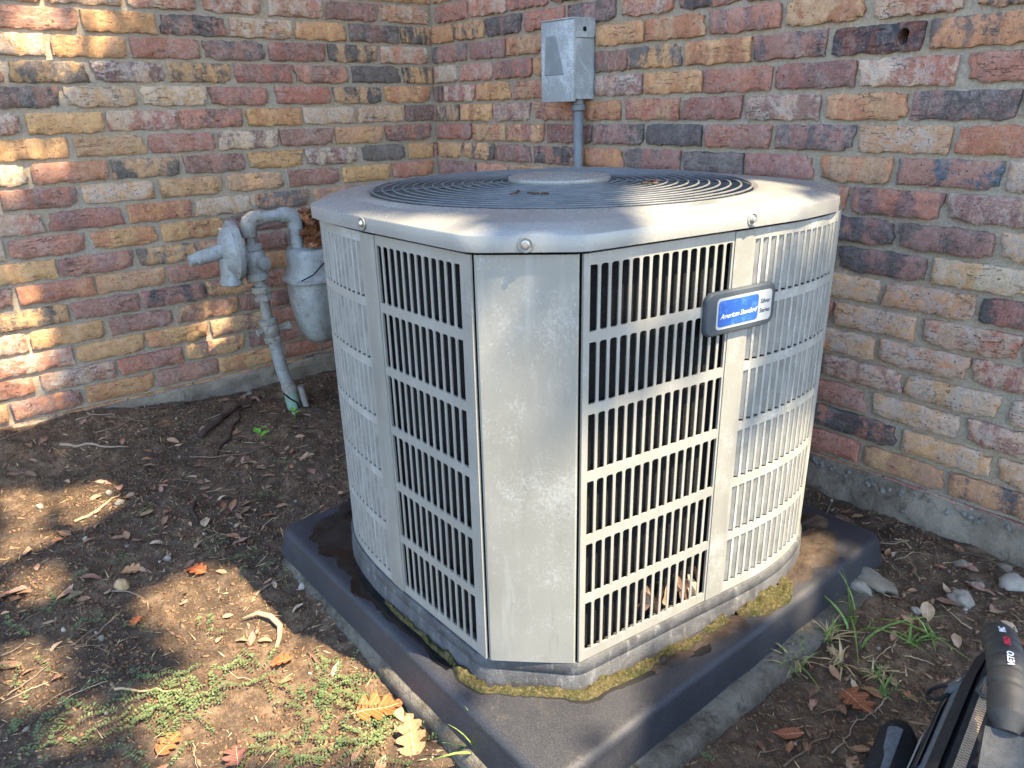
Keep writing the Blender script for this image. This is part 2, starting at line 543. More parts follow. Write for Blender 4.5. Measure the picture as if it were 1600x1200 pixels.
# ------------------------------------------------------------------ brick walls
LEFT_COURSES = [
 (-1, '-8.12,-5.02,PR -4.9,-1.99,TT -1.9,-0.03,TT'),
 (0, '-18.53,-15.59,WT -15.48,-12.48,RW -12.32,-9.47,RW -9.22,-6.32,RW -6.21,-3.25,PP -3.13,-0.01,OW'),
 (1, '-22.77,-17.44,PR -17.36,-14.41,TT -14.29,-11.28,PD -11.2,-8.09,OW -7.98,-5.12,TT -5,-2.03,PD -1.89,-0.03,DT'),
 (2, '-21.4,-18.88,TW -18.67,-15.8,TT -15.66,-12.69,PR -12.56,-9.58,PD -9.44,-6.41,RP -6.29,-3.41,TD -3.27,-0.2,RW'),
 (3, '-22.99,-20.6,PD -20.43,-17.49,DT -17.38,-14.38,PW -14.25,-11.38,TD -11.24,-8.36,RP -8.24,-5.22,PR -5.01,-2.07,DD -1.93,-0,TD'),
 (4, '-21.48,-18.73,PD -18.59,-15.74,TW -15.59,-12.69,WT -12.63,-9.65,RP -9.39,-6.36,RP -6.28,-3.29,TD -3.15,-0.15,OT'),
 (5, '-22.93,-20.35,RW -20.22,-17.3,TT -17.19,-14.16,RW -14.1,-11.13,RP -11.02,-8.08,TT -8,-5.01,WT -4.92,-2,TW -1.91,-0.03,PD'),
 (6, '-21.65,-18.87,TT -18.63,-15.72,TO -15.63,-12.62,PR -12.51,-9.48,WP -9.41,-6.43,PP -6.35,-3.43,OT -3.3,-0.25,RR'),
 (7, '-23.17,-20.58,RW -20.45,-17.49,OR -17.38,-14.45,TD -14.28,-11.31,PP -11.2,-8.24,TT -8.18,-5.09,PW -4.92,-2.08,DD -1.93,-0.12,TT'),
 (8, '-24.29,-21.9,TT -21.77,-18.9,RP -18.73,-15.74,TW -15.49,-12.59,OT -12.46,-9.47,TT -9.2,-6.26,PR -6.17,-3.18,TT -3.04,-0.21,RO'),
 (9, '-23.12,-20.37,WR -20.29,-17.23,RP -17.08,-14.23,OR -14.14,-11.24,TW -11.09,-8.17,OD -7.97,-4.97,OP -4.83,-1.68,RP'),
 (10, '-24.59,-22.07,WP -21.94,-18.99,PR -18.79,-15.95,TO -15.79,-12.88,TT -12.77,-9.55,PP -9.43,-6.49,RP -6.31,-3.12,OT'),
 (11, '-23.14,-20.33,OO -20.28,-17.18,PP -17.05,-14.34,TD -14.27,-11.39,PT -11.27,-9.64,PP -9.52,-6.42,PR -6.29,-3.02,TO'),
 (12, '-24.79,-22.18,PD -22.07,-19.04,RO -18.98,-15.98,OT -15.86,-13.23,PP -13.13,-11.42,PD -11.3,-8.34,TO -8.22,-5.19,RP'),
 (13, '-23.24,-20.3,DO -20.2,-17.33,PP -17.23,-14.24,PD -14.19,-11.23,TP -11.07,-8.22,RP -8.09,-4.93,PR'),
 (14, '-24.93,-22.11,RW -22,-19.05,TO -18.8,-15.9,PP -15.78,-12.75,TP -12.67,-11.17,PP -11.06,-7.91,RP -7.78,-4.65,RR'),
 (15, '-23.53,-20.5,RW -20.42,-17.44,TT -17.38,-14.43,TT -14.3,-11.28,TP -11.16,-9.32,RR -9.19,-6.06,TO'),
 (16, '-25.1,-22.18,RD -22.01,-18.91,PW -18.82,-15.84,PP -15.68,-12.67,TP -12.48,-10.94,PP -10.82,-7.62,RR -7.49,-4.26,RP'),
 (17, '-26.24,-23.47,TT -23.37,-20.5,PO -20.4,-17.34,TT -17.24,-14.24,PP -14.19,-11.12,TO -10.99,-7.74,RR -7.61,-4.46,OT'),
]
RIGHT_COURSES = [
 (-1, '0.28,1.94,TT 2.16,5.56,TO 5.75,8.78,RP'),
 (0, '0.41,3.44,RP 3.58,6.64,RW 6.77,9.59,RP 9.75,12.2,DP 12.35,14.92,RO'),
 (1, '0.07,2.06,OT 2.21,4.8,TD 4.94,7.76,DP 7.94,10.71,RP 10.97,13.96,PD 14.1,16.9,RW 17.17,20.03,DP 20.19,22.66,PP'),
 (2, '0,3.22,PD 3.43,6.44,PP 6.57,9.24,TO 9.35,12.54,RP 12.69,15.45,OT 15.54,18.49,OT 18.63,21.67,PP 21.76,24.64,TO 24.9,27.63,RW 27.84,30.35,DO'),
 (3, '0.18,2.34,WR 2.56,5.36,RW 5.56,8.48,PP 8.6,10.61,TO 10.77,12.46,PR 12.66,14.58,PD 14.63,17.43,TD 17.55,20.57,OO 20.63,23.44,PD 23.66,26.58,RD 26.72,29.54,OD'),
 (4, '0.07,0.79,DD 0.95,3.86,RW 4,6.81,TO 7,9.84,RO 10.01,12.54,PR 12.69,15.47,PW 15.52,18.51,OT 18.58,21.52,PP 21.62,24.6,PR 24.68,27.68,RW 27.95,30.41,RP'),
 (5, '0.13,2.33,TD 2.48,5.33,TO 5.39,8.32,PW 8.56,11.9,OP 12.05,14.3,OR 14.54,17.46,RO 17.54,20.37,PR 20.5,23.48,PW 23.62,26.46,OO 26.51,29.5,PD 29.58,31.68,PW'),
 (6, '0.11,3.37,RP 3.51,6.35,TO 6.48,9.31,RT 9.49,12.53,PP 12.63,15.62,PD 15.76,18.64,DD 18.75,21.72,RR 21.88,24.86,PD 24.97,27.86,OW 27.97,30.52,RO'),
 (7, '0.09,2.4,TO 2.55,5.43,TD 5.5,8.34,PR 8.53,11.5,DP 12.14,14.53,OR 14.62,17.65,DD 17.73,20.64,DD 20.71,23.51,PR 23.75,26.23,TO 26.39,29.48,PD 29.56,31.93,PW'),
 (8, '0,3.67,PP 3.82,6.6,RO 6.73,9.83,TO 10,12.68,RP 13.59,16.75,PR 16.88,19.95,RP 20.06,22.76,TO 22.83,24.91,OR 25.02,28,RP 28.09,30.78,WP'),
 (9, '26.73,29.7,DP 29.74,32.15,TW'),
 (10, '21.11,24.73,PD 24.81,27.91,DP 27.98,30.75,TW'),
 (11, '23.26,26.44,TW 26.54,29.44,OW 29.54,32.06,DP'),
 (12, '21.12,24.9,PP 24.95,27.82,WT 28.05,30.91,WR 30.99,33.38,TW'),
 (13, '23.15,26.6,WT 26.72,29.63,WO 29.67,32.3,RW'),
 (14, '20.92,24.69,TW 24.81,27.72,PW 27.79,30.71,WT 30.97,33.38,WW'),
 (15, '23.01,26.59,PR 26.77,29.69,WT 29.89,32.53,PW'),
 (16, '20.69,24.37,PR 24.46,27.84,DR 27.99,30.92,TW 31,33.56,WT'),
 (17, '22.92,26.62,RR 26.7,29.61,OT 29.71,32.52,OD'),
]
BL = 2.95 * U; BH = .84 * U


def brick_mesh(seed):
    r = random.Random(seed)
    e = .0036
    xs = [-BL / 2, -BL / 2 + e] + [-BL / 2 + e + (BL - 2 * e) * (i + r.uniform(-.3, .3)) / 19 for i in range(1, 19)] + [BL / 2 - e, BL / 2]
    zs = [0, e, BH * .36, BH * .66, BH - e, BH]
    nx, nz = len(xs), len(zs)
    v = []
    cc = {(0, 0): 0, (0, 1): 0, (1, 0): 0, (1, 1): 0}
    for k in cc:
        cc[k] = r.choice([0, 0, 0, .004, .007, .011])
    ph = [r.uniform(0, 9) for _ in range(6)]
    for j, z in enumerate(zs):
        for i, x in enumerate(xs):
            y = r.uniform(-.0009, .0009) + .0012 * math.sin(x * 40 + ph[0]) 
            X, Z = x, z
            bx = i in (0, nx - 1); bz = j in (0, nz - 1)
            wob = .0016 * math.sin(x * 75 + ph[1]) + .0013 * math.sin(x * 170 + ph[2])
            if j == 0: Z += wob + r.choice([0, 0, .0004, .0010, .0026]) * r.uniform(.4, 1.2)
            if j == nz - 1: Z += .8 * wob * math.sin(ph[3]) - r.choice([0, 0, .0004, .0010, .0022]) * r.uniform(.4, 1.2)
            if i == 0: X += r.uniform(-.0005, .0032)
            if i == nx - 1: X -= r.uniform(-.0005, .0032)
            if bx or bz: y += r.uniform(.0018, .0040)
            elif i in (1, nx - 2) or j in (1, nz - 2): y += r.uniform(0, .0012)
            c = cc[(0 if x < 0 else 1, 0 if j < nz / 2 else 1)]
            dx = BL / 2 - abs(x); dz = z if j < nz / 2 else BH - z
            if c and dx < c * 2.2 and dz < c * 2.2:
                X -= math.copysign(c * .6, x); Z += c * .5 if j < nz / 2 else -c * .5
            v.append((X, y, Z))
    f = [(j * nx + i, j * nx + i + 1, (j + 1) * nx + i + 1, (j + 1) * nx + i) for j in range(nz - 1) for i in range(nx - 1)]
    ring = [i for i in range(nx)] + [j * nx + nx - 1 for j in range(1, nz)] + [(nz - 1) * nx + i for i in range(nx - 2, -1, -1)] + [j * nx for j in range(nz - 2, 0, -1)]
    b0 = len(v)
    for i in ring: v.append((v[i][0], .055, v[i][2]))
    n = len(ring)
    for k in range(n):
        f.append((ring[k], b0 + k, b0 + (k + 1) % n, ring[(k + 1) % n]))
    me = bpy.data.meshes.new('brick')
    me.from_pydata(v, [], f); me.materials.append(m_brick)
    inner = (nx - 1) * (nz - 1)
    me.polygons.foreach_set('use_smooth', [k < inner and 0 < k // (nx - 1) < nz - 2 and 0 < k % (nx - 1) < nx - 2 for k in range(len(me.polygons))]); me.update()
    return me


BRICKS = [brick_mesh(100 + i) for i in range(28)]
PAL = {'P': [lin(158, 118, 106), lin(144, 107, 98), lin(166, 124, 110)], 'R': [lin(178, 122, 101), lin(186, 134, 113), lin(170, 114, 97)],
       'T': [lin(206, 166, 120), lin(200, 158, 112), lin(194, 160, 124)], 'O': [lin(196, 146, 107), lin(188, 136, 101), lin(192, 150, 115)],
       'D': [lin(106, 98, 95), lin(116, 106, 101), lin(98, 92, 91)], 'W': [lin(202, 176, 150), lin(192, 164, 140), lin(206, 186, 160)]}
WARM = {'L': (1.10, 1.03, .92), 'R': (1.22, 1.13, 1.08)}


def jit(c, r, k=.1):
    s = 1 + r.uniform(-k, k)
    g = (c[0] + c[1] + c[2]) / 3 * 1.05
    f = .98 if c[1] > .19 else (.80 if c[0] < .3 else .86)
    return tuple(min(1, max(0, (x * f + g * (1 - f)) * 1.14 * s * (1 + r.uniform(-.03, .03)))) for x in c[:3])


def brick_colours(o, code, r, side):
    if code is None:
        code = r.choice(['PP', 'PR', 'RP', 'TT', 'TO', 'OT', 'PD', 'DP', 'RW', 'TW', 'RR'])
    a, b = code[0], code[1]
    t = WARM[side]
    if a == b: b = {'P': 'R', 'R': 'P', 'T': 'O', 'O': 'T', 'D': 'P', 'W': 'T'}[a] if r.random() < .55 else a
    c1 = jit(r.choice(PAL[a]), r); c2 = jit(r.choice(PAL[b]), r)
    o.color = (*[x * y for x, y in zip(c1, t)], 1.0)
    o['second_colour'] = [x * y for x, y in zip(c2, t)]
    w = .12 + .12 * r.random()
    if 'W' in code: w = .8
    elif a in 'RP': w = .3
    o['whitewash'] = w


def wall(side, courses, label, group):
    """side L: plane x = 0, along y; side R: plane y = 0, along x"""
    r = random.Random(5 if side == 'L' else 6)
    root = empty('brick_wall', (0, 0, 0), math.radians(90) if side == 'L' else 0.0)
    tag(root, label, 'wall', group)
    # local frame: X along the wall, -Y out of it, Z up
    lo, hi = (-30.0, 0.0) if side == 'L' else (0.0, 36.0)
    top = 2.75
    def place(a, b, k, code, special=False):
        L = (b - a) * U
        o = bpy.data.objects.new('brick', r.choice(BRICKS))
        o.scale = (L / BL, 1, 1)
        o.location = ((a + b) / 2 * U, r.uniform(-.0025, .0015), (-k + 18.35) * U + r.uniform(-.0012, .0012))
        o.rotation_euler = (r.uniform(-.006, .006), r.uniform(-.006, .006), r.uniform(-.006, .006))
        if r.random() < .5:
            o.rotation_euler.z += 0.0
        brick_colours(o, code, r, side)
        return link(o, root)
    seen = {}
    for k, s in courses:
        row = [(float(a), float(b), c) for a, b, c in (t.split(',') for t in s.split())]
        seen[k] = row
        last = None
        ins = []
        for a, b, c in row:
            if last is not None and a - last > .5:
                n = max(1, round((a - last) / 3.0)); w = (a - last) / n
                ins += [(last + i * w + .08, last + (i + 1) * w - .08, None) for i in range(n)]
            last = b
        if side == 'R':
            a0 = row[0][0]
            if a0 > .6:
                n = max(1, round(a0 / 3.02)); w = a0 / n
                ins += [(max(.05, i * w + .06), (i + 1) * w - .07, None) for i in range(n)]
            e = row[-1][1]
            ins.append((e + .12, e + 3.0, None))
        else:
            if row[-1][1] < -.5:
                n = max(1, round(-row[-1][1] / 3.02)); w = -row[-1][1] / n
                ins += [(row[-1][1] + i * w + .07, row[-1][1] + (i + 1) * w - .07, None) for i in range(n)]
            ins.append((row[0][0] - 3.0, row[0][0] - .12, None))
        for a, b, c in row + ins:
            o = place(a, b, k, c)
            if side == 'R' and k == 3 and abs(a - 23.66) < .2: hole_brick(o)
            if side == 'R' and k == 7 and abs(a - 26.39) < .2: o['second_colour'] = list(lin(96, 110, 122)[:3])
        seen[k] = sorted(row + ins)
    # courses outside the photograph, joined
    mbs = [MB() for _ in range(6)]
    ks = sorted(seen)
    for k in range(-22, 19):
        if k in seen:
            spans = [(lo - 4, seen[k][0][0] - .15), (seen[k][-1][1] + .15, hi + 6)] if side == 'L' else [(seen[k][-1][1] + .15, hi + 4)]
        else:
            spans = [(lo - 4, -.02)] if side == 'L' else [(.02, hi + 4)]
        for a, b in spans:
            if side == 'L': b = min(b, -.02)
            x = a + (k % 2) * 1.5
            if x > a + .3: r.choice(mbs).box(((a + min(x, b) - .12) / 2 * U, .027, (-k + 18.35) * U + BH / 2), ((min(x, b) - .12 - a) * U, .05, BH))
            while x < b - .3:
                e = min(x + 2.95, b)
                r.choice(mbs).box(((x + e) / 2 * U, .027, (-k + 18.35) * U + BH / 2), ((e - x) * U, .05, BH), None, 0)
                x += 3.07
    for q, code in enumerate(('PR', 'RP', 'TO', 'OT', 'PD', 'RW')):
        o = mbs[q].build('brick_courses', m_brick, root); tag(o, kind='stuff'); brick_colours(o, code, r, side)
    # mortar bed, slightly behind the brick faces
    x0, x1 = (lo - 4, .30) if side == 'L' else (-.30, hi + 4)
    z0, z1 = 0.0, 41.0
    px = np.arange(x0 * U, x1 * U + .001, .011) if True else None
    pz = np.concatenate([np.arange(.9 * U, 21.5 * U, .011), np.linspace(21.6 * U, z1 * U, 8)])
    PX, PZ = np.meshgrid(px, pz)
    d = .0105 + .0045 * fbm(PX, PZ, 22, 3, 40 + ord(side)) + .0022 * fbm(PX, PZ, 120, 2, 44)
    if side == 'R': d = d + .045 * (np.hypot((PX - 1.757), (PZ - 1.069)) < .024)
    vs = np.stack([PX.ravel(), d.ravel(), PZ.ravel()], 1)
    a, b = len(px), len(pz)
    q = (np.arange(b - 1)[:, None] * a + np.arange(a - 1)[None, :]).ravel()
    fs = np.stack([q, q + 1, q + a + 1, q + a], 1)
    mesh_obj('mortar', vs.tolist(), fs.tolist(), m_mortar, root, True)
    # structure behind, so that no light leaks through
    bk = MB(); bk.box(((x0 + x1) / 2 * U + (.15 if side == 'L' else 0), .16, 1.25), ((x1 - x0) * U + (.3 if side == 'L' else 0), .2, 3.1)); bk.build('wall_core', m_mortar, root)
    # concrete footing below the first course
    fx = np.arange(x0 * U, x1 * U + .001, .012)
    if side == 'L': prof = [(.05, 1.12), (-.004, 1.10), (-.011, 1.0), (-.014, .82), (-.016, .4), (-.02, 0), (-.03, -1.2)]
    else: prof = [(.05, 1.2), (.004, 1.16), (-.004, 1.02), (-.012, .8), (-.026, .45), (-.036, .1), (-.05, -1.2)]
    T = np.linspace(0, 1, 22)
    py = np.interp(T * (len(prof) - 1), range(len(prof)), [q[0] for q in prof]); pzz = np.interp(T * (len(prof) - 1), range(len(prof)), [q[1] * U for q in prof])
    FX, FI = np.meshgrid(fx, np.arange(22))
    FY = py[FI]; FZ = pzz[FI]
    am = .010 if side == 'R' else .006
    FY = FY + am * fbm(FX, FZ, 16, 3, 70 + ord(side)) * np.minimum(1, FI / 4) + .006 * fbm(FX, FZ, 70, 3, 77) * np.minimum(1, FI / 4)
    FZ = FZ + np.where(FI < 4, .008 * fbm(FX, FX * 0 + 3.3, 12, 3, 71), 0)
    a = len(fx)
    q = (np.arange(21)[:, None] * a + np.arange(a - 1)[None, :]).ravel()
    mesh_obj('foundation', np.stack([FX.ravel(), FY.ravel(), FZ.ravel()], 1).tolist(), np.stack([q, q + a, q + a + 1, q + 1], 1).tolist(), m_found, root, True)
    if side == 'R':
        ag = MB(); r2 = random.Random(3)
        for i in range(70):
            x = r2.uniform(22.5, 33.5) * U if i % 4 else r2.uniform(25, 33) * U
            z = r2.triangular(.15, 1.1, .85) * U
            rock(ag, (x, -.006 - .018 * (1 - z / (1.1 * U)) , z), r2.uniform(.005, .013), r2)
        o = ag.build('aggregate', m_aggr, root, False); tag(o, kind='stuff'); o.color = (1, 1, 1, 1)
    return root


def rock(mb, c, s, r, sq=(1, .8, .7), sub=1):
    bm = bmesh.new(); bmesh.ops.create_icosphere(bm, subdivisions=sub, radius=1)
    k = [r.uniform(.7, 1.15) for _ in range(3)]
    M = Matrix.Rotation(r.uniform(0, 6.3), 3, Vector((r.uniform(-1, 1), r.uniform(-1, 1), r.uniform(-1, 1))).normalized())
    bm.verts.index_update()
    vs = []
    off = r.uniform(0, 50)
    for v in bm.verts:
        p = v.co * (r.uniform(.72, 1.12) if sub == 1 else 1 + .55 * float(vnoise(v.co.x * 1.3 + off, v.co.y * 1.3 + v.co.z * 2.1, 3)) + .22 * float(vnoise(v.co.x * 4 + off, v.co.y * 4 - v.co.z * 3, 5)) + r.uniform(-.03, .03))
        vs.append(Vector(c) + (M @ Vector((p.x * k[0] * sq[0], p.y * k[1] * sq[1], p.z * k[2] * sq[2]))) * s)
    mb.add(vs, [[v.index for v in f.verts] for f in bm.faces]); bm.free()


def hole_brick(o):
    """the maroon brick with a drilled hole: its face is filled round the rim of a real bore"""
    src = BRICKS[3]
    nx, nz = 22, 6
    vs = [v.co.copy() for v in src.vertices]
    ring = list(range(nx)) + [j * nx + nx - 1 for j in range(1, nz)] + [(nz - 1) * nx + i for i in range(nx - 2, -1, -1)] + [j * nx for j in range(nz - 2, 0, -1)]
    bm = bmesh.new()
    outer = [bm.verts.new(vs[i]) for i in ring]
    back = [bm.verts.new((vs[i].x, .055, vs[i].z)) for i in ring]
    inset = []
    for i in ring:
        v = vs[i]; inset.append(bm.verts.new((v.x - math.copysign(min(.005, abs(v.x)), v.x) * (abs(v.x) > BL * .47), .0004, min(max(v.z, .006), BH - .006))))
    n = len(ring)
    for a, b in ((outer, inset), (back, outer)):
        for k in range(n): bm.faces.new((a[k], a[(k + 1) % n], b[(k + 1) % n], b[k]))
    r = random.Random(1); m = 14; cx, cz = .29 * BL, BH * .52
    hole = []
    for k in range(m):
        a = 2 * math.pi * k / m; q = r.uniform(.9, 1.1)
        hole.append((cx + .0120 * q * math.cos(a), cz + .0165 * q * math.sin(a)))
    h0 = [bm.verts.new((x, .0006, z)) for x, z in hole]; h1 = [bm.verts.new((cx + (x - cx) * .9, .045, cz + (z - cz) * .9)) for x, z in hole]
    for k in range(m): bm.faces.new((h0[k], h0[(k + 1) % m], h1[(k + 1) % m], h1[k]))
    bm.faces.new(h1)
    ed = [bm.edges.get((inset[k], inset[(k + 1) % n])) for k in range(n)] + [bm.edges.get((h0[k], h0[(k + 1) % m])) for k in range(m)]
    bmesh.ops.triangle_fill(bm, use_beauty=True, use_dissolve=False, edges=[e for e in ed if e])
    bmesh.ops.recalc_face_normals(bm, faces=bm.faces)
    me = bpy.data.meshes.new('brick'); bm.to_mesh(me); bm.free(); me.materials.append(m_brick)
    o.data = me
    o.color = lin(138, 92, 78); o['second_colour'] = list(lin(82, 82, 88)[:3]); o['whitewash'] = .25
    o['label'] = 'maroon brick with a round drilled hole'


wall('L', LEFT_COURSES, 'tan and maroon brick wall behind the gas meter, running from the corner to the far left', 'brick house walls')
wall('R', RIGHT_COURSES, 'purple and orange brick wall that carries the grey electrical box and conduit', 'brick house walls')

# ------------------------------------------------------------------ slab and plastic pad under the unit
def rrect(x0, x1, y0, y1, r, z, n=7):
    pts = []
    for cx, cy, a0 in ((x1 - r, y0 + r, -90), (x1 - r, y1 - r, 0), (x0 + r, y1 - r, 90), (x0 + r, y0 + r, 180)):
        for i in range(n):
            a = math.radians(a0 + 90 * i / (n - 1))
            pts.append(W(cx + r * math.cos(a), cy + r * math.sin(a), z))
    return pts


def subdiv_loop(l, k):
    out = []
    for i in range(len(l)):
        a, b = l[i], l[(i + 1) % len(l)]
        m = max(1, int((b - a).length / k))
        out += [a.lerp(b, j / m) for j in range(m)]
    return out


slab = MB()
SX0, SX1, SY0, SY1 = 16.2, 30.12, -18.25, -4.6
L = []
for off, z in ((-.02, -20), (0, -18.6), (-.02, -18.35), (-.1, -18.2), (-.22, -18.12), (-.4, -18.1), (-2.5, -18.1)):
    L.append(subdiv_loop(rrect(SX0 - off, SX1 + off, SY0 - off, SY1 + off, .5 if off > -1 else .3, z), .02))
nmin = min(len(l) for l in L)
def resamp(l, n):
    d = [0]
    for i in range(len(l)): d.append(d[-1] + (l[(i + 1) % len(l)] - l[i]).length)
    out = []; j = 0
    for k in range(n):
        s = d[-1] * k / n
        while d[j + 1] < s: j += 1
        t = (s - d[j]) / max(1e-9, d[j + 1] - d[j])
        out.append(l[j].lerp(l[(j + 1) % len(l)], t))
    return out
L = [resamp(l, 260) for l in L]
r = random.Random(2)
for l in L[1:-1]:
    for i, v in enumerate(l):
        v += Vector((.004 * float(fbm(v.x, v.y, 14, 3, 5)), .004 * float(fbm(v.x, v.y, 14, 3, 6)), .003 * float(fbm(v.x, v.y, 20, 3, 7))))
slab.loops(L, True, False, True)
o = slab.build('concrete_slab', m_slab, None, True)
tag(o, 'stained concrete slab edge showing below the black plastic pad', 'slab')

pad = MB()
PX0, PX1, PY0, PY1 = 16.05, 29.42, -17.92, -3.65
L = []
prof = [(.14, -18.12), (.10, -17.9), (.02, -17.5)]
for i in range(7):
    a = math.radians(90 * i / 6)
    prof.append((-.24 * (1 - math.cos(a)), -17.44 + .24 * math.sin(a)))
prof += [(-.6, -17.195), (-1.2, -17.2), (-2.6, -17.2)]
for off, z in prof:
    L.append(resamp(subdiv_loop(rrect(PX0 - off, PX1 + off, PY0 - off, PY1 + off, max(.12, .42 + off * .4), z, 9), .03), 240))
pad.loops(L, True, False, True)
pad_o = pad.build('equipment_pad', m_pad, None, True)
tag(pad_o, 'black plastic equipment pad with rounded edges under the air conditioner', 'pad')

# ------------------------------------------------------------------ air conditioner
AC0 = W(22.7, -11.1, -17.2)
ac = empty('air_conditioner', AC0)
tag(ac, 'beige grey outdoor air conditioner with louvred sides and a round fan guard on top', 'air conditioner')
S1 = (26.38, -17.12); S2 = (27.83, -15.62)


def chaikin(p, n=2):
    for _ in range(n):
        q = [p[0]]
        for a, b in zip(p[:-1], p[1:]):
            q += [(a[0] * .75 + b[0] * .25, a[1] * .75 + b[1] * .25), (a[0] * .25 + b[0] * .75, a[1] * .25 + b[1] * .75)]
        q.append(p[-1]); p = q
    return p


class Path:
    def __init__(s, straight, curve, sgn):
        pts = [straight[0]] + chaikin([straight[1]] + curve)
        s.p = np.array(pts); s.sgn = sgn
        d = np.hypot(*np.diff(s.p, axis=0).T); s.d = np.concatenate([[0], np.cumsum(d)])
    def xy(s, t): return np.array([np.interp(t, s.d, s.p[:, 0]), np.interp(t, s.d, s.p[:, 1])])
    def tan(s, t):
        a = s.xy(min(t + .06, s.d[-1])) - s.xy(max(t - .06, 0)); return a / np.linalg.norm(a)
    def nor(s, t):
        a = s.tan(t); return np.array([a[1], -a[0]]) * s.sgn
    def P(s, t, n, z):
        q = s.xy(t) + s.nor(t) * n
        return W(q[0], q[1], z) - AC0
    def frame(s, t, n, z):
        N = s.nor(t); N3 = Vector((N[0], N[1], 0)); Z = Vector((0, 0, 1)); X = N3.cross(Z)
        M = Matrix((X, N3, Z)).transposed().to_4x4(); M.translation = s.P(t, n, z)
        return M


BACK = (18.5, -5.0)
RIGHT = Path([S2, (28.36, -11.3)], [(28.5, -10.3), (28.6, -9.2), (28.54, -8.0), (28.25, -6.8), (27.6, -5.8), (26.6, -5.25), (25.2, -5.0), (22, -4.95), BACK], 1)
LEFT = Path([S1, (22.6, -17.2)], [(21.6, -17.18), (20.5, -17.07), (19.4, -16.84), (18.4, -16.35), (17.6, -15.55), (17.1, -14.5), (16.9, -13), (16.85, -9), (17.0, -6.8), (17.5, -5.6), BACK], -1)
TH = .06


def strip(mb, path, t0, t1, z0, z1, n0=0.0, th=TH, step=.3):
    k = max(1, int(math.ceil((t1 - t0) / step)))
    ts = [t0 + (t1 - t0) * i / k for i in range(k + 1)]
    loops = []
    for t in ts:
        loops.append([path.P(t, n0, z0), path.P(t, n0, z1), path.P(t, n0 - th, z1), path.P(t, n0 - th, z0)])
    mb.loops(loops, True, True, True)


ROWS = [(-7.18 - 1.535 * i, -7.18 - 1.535 * i - 1.315) for i in range(6)]
ZT, ZB = -6.955, -16.42
PITCH, SLOT = .2625, .188


def slat_mesh():
    w = (PITCH - SLOT) / 2; h = 1.315 / 2; r = .055
    q = []
    for sx, sz in ((1, 1), (-1, 1), (-1, -1), (1, -1)):
        arc = []
        for i in range(5):
            a = math.radians(180 - 90 * i / 4)
            arc.append((sx * (w + r + r * math.cos(a)), sz * (h - r + r * math.sin(a))))
        if sx * sz < 0: arc = arc[::-1]
        q += arc
    mb = MB()
    n = len(q)
    rb = .012   # small front arris
    front = [Vector((x * U, 0, z * U)) for x, z in q]
    back = [Vector((x * U, -.0018, z * U)) for x, z in q]
    mb.add(front + back, [tuple(range(n)), tuple(range(2 * n - 1, n - 1, -1))] + [(i, n + i, n + (i + 1) % n, (i + 1) % n) for i in range(n)])
    me = bpy.data.meshes.new('slat'); me.from_pydata(mb.v, [], mb.f); me.materials.append(m_panel); 
    bm = bmesh.new(); bm.from_mesh(me); bmesh.ops.recalc_face_normals(bm, faces=bm.faces); bm.to_mesh(me); bm.free(); me.update()
    return me


def blind_mesh(sg, wfin):
    """embossed louvre: flat bar with a fin folded inwards towards the near edge (local x * sg)"""
    h = 1.315 / 2 * U; w = .042 * U; mb = MB(); th = .0012
    mb.box((0, -.0009, 0), (2 * w, .0018, 2 * h))
    a = Vector((sg * w, -.0009, 0)); b = Vector((sg * (w + wfin * U), -.0115, 0))
    d = Vector((b.y - a.y, -(b.x - a.x), 0)).normalized() * th
    zb, zt = -h + .045 * U, h
    mb.add([a + Vector((0, 0, zb)), b + Vector((0, 0, zb)), b + Vector((0, 0, zt)), a + Vector((0, 0, zt)),
            a + d + Vector((0, 0, zb)), b + d + Vector((0, 0, zb)), b + d + Vector((0, 0, zt)), a + d + Vector((0, 0, zt))],
           [(0, 1, 2, 3), (7, 6, 5, 4), (0, 4, 5, 1), (1, 5, 6, 2), (2, 6, 7, 3), (3, 7, 4, 0)])
    me = bpy.data.meshes.new('louvre'); me.from_pydata(mb.v, [], mb.f); me.materials.append(m_chalk); me.materials.append(m_fin)
    for p in me.polygons[6:]: p.material_index = 1
    bm = bmesh.new(); bm.from_mesh(me); bmesh.ops.recalc_face_normals(bm, faces=bm.faces); bm.to_mesh(me); bm.free(); me.update()
    return me


SLAT = slat_mesh()


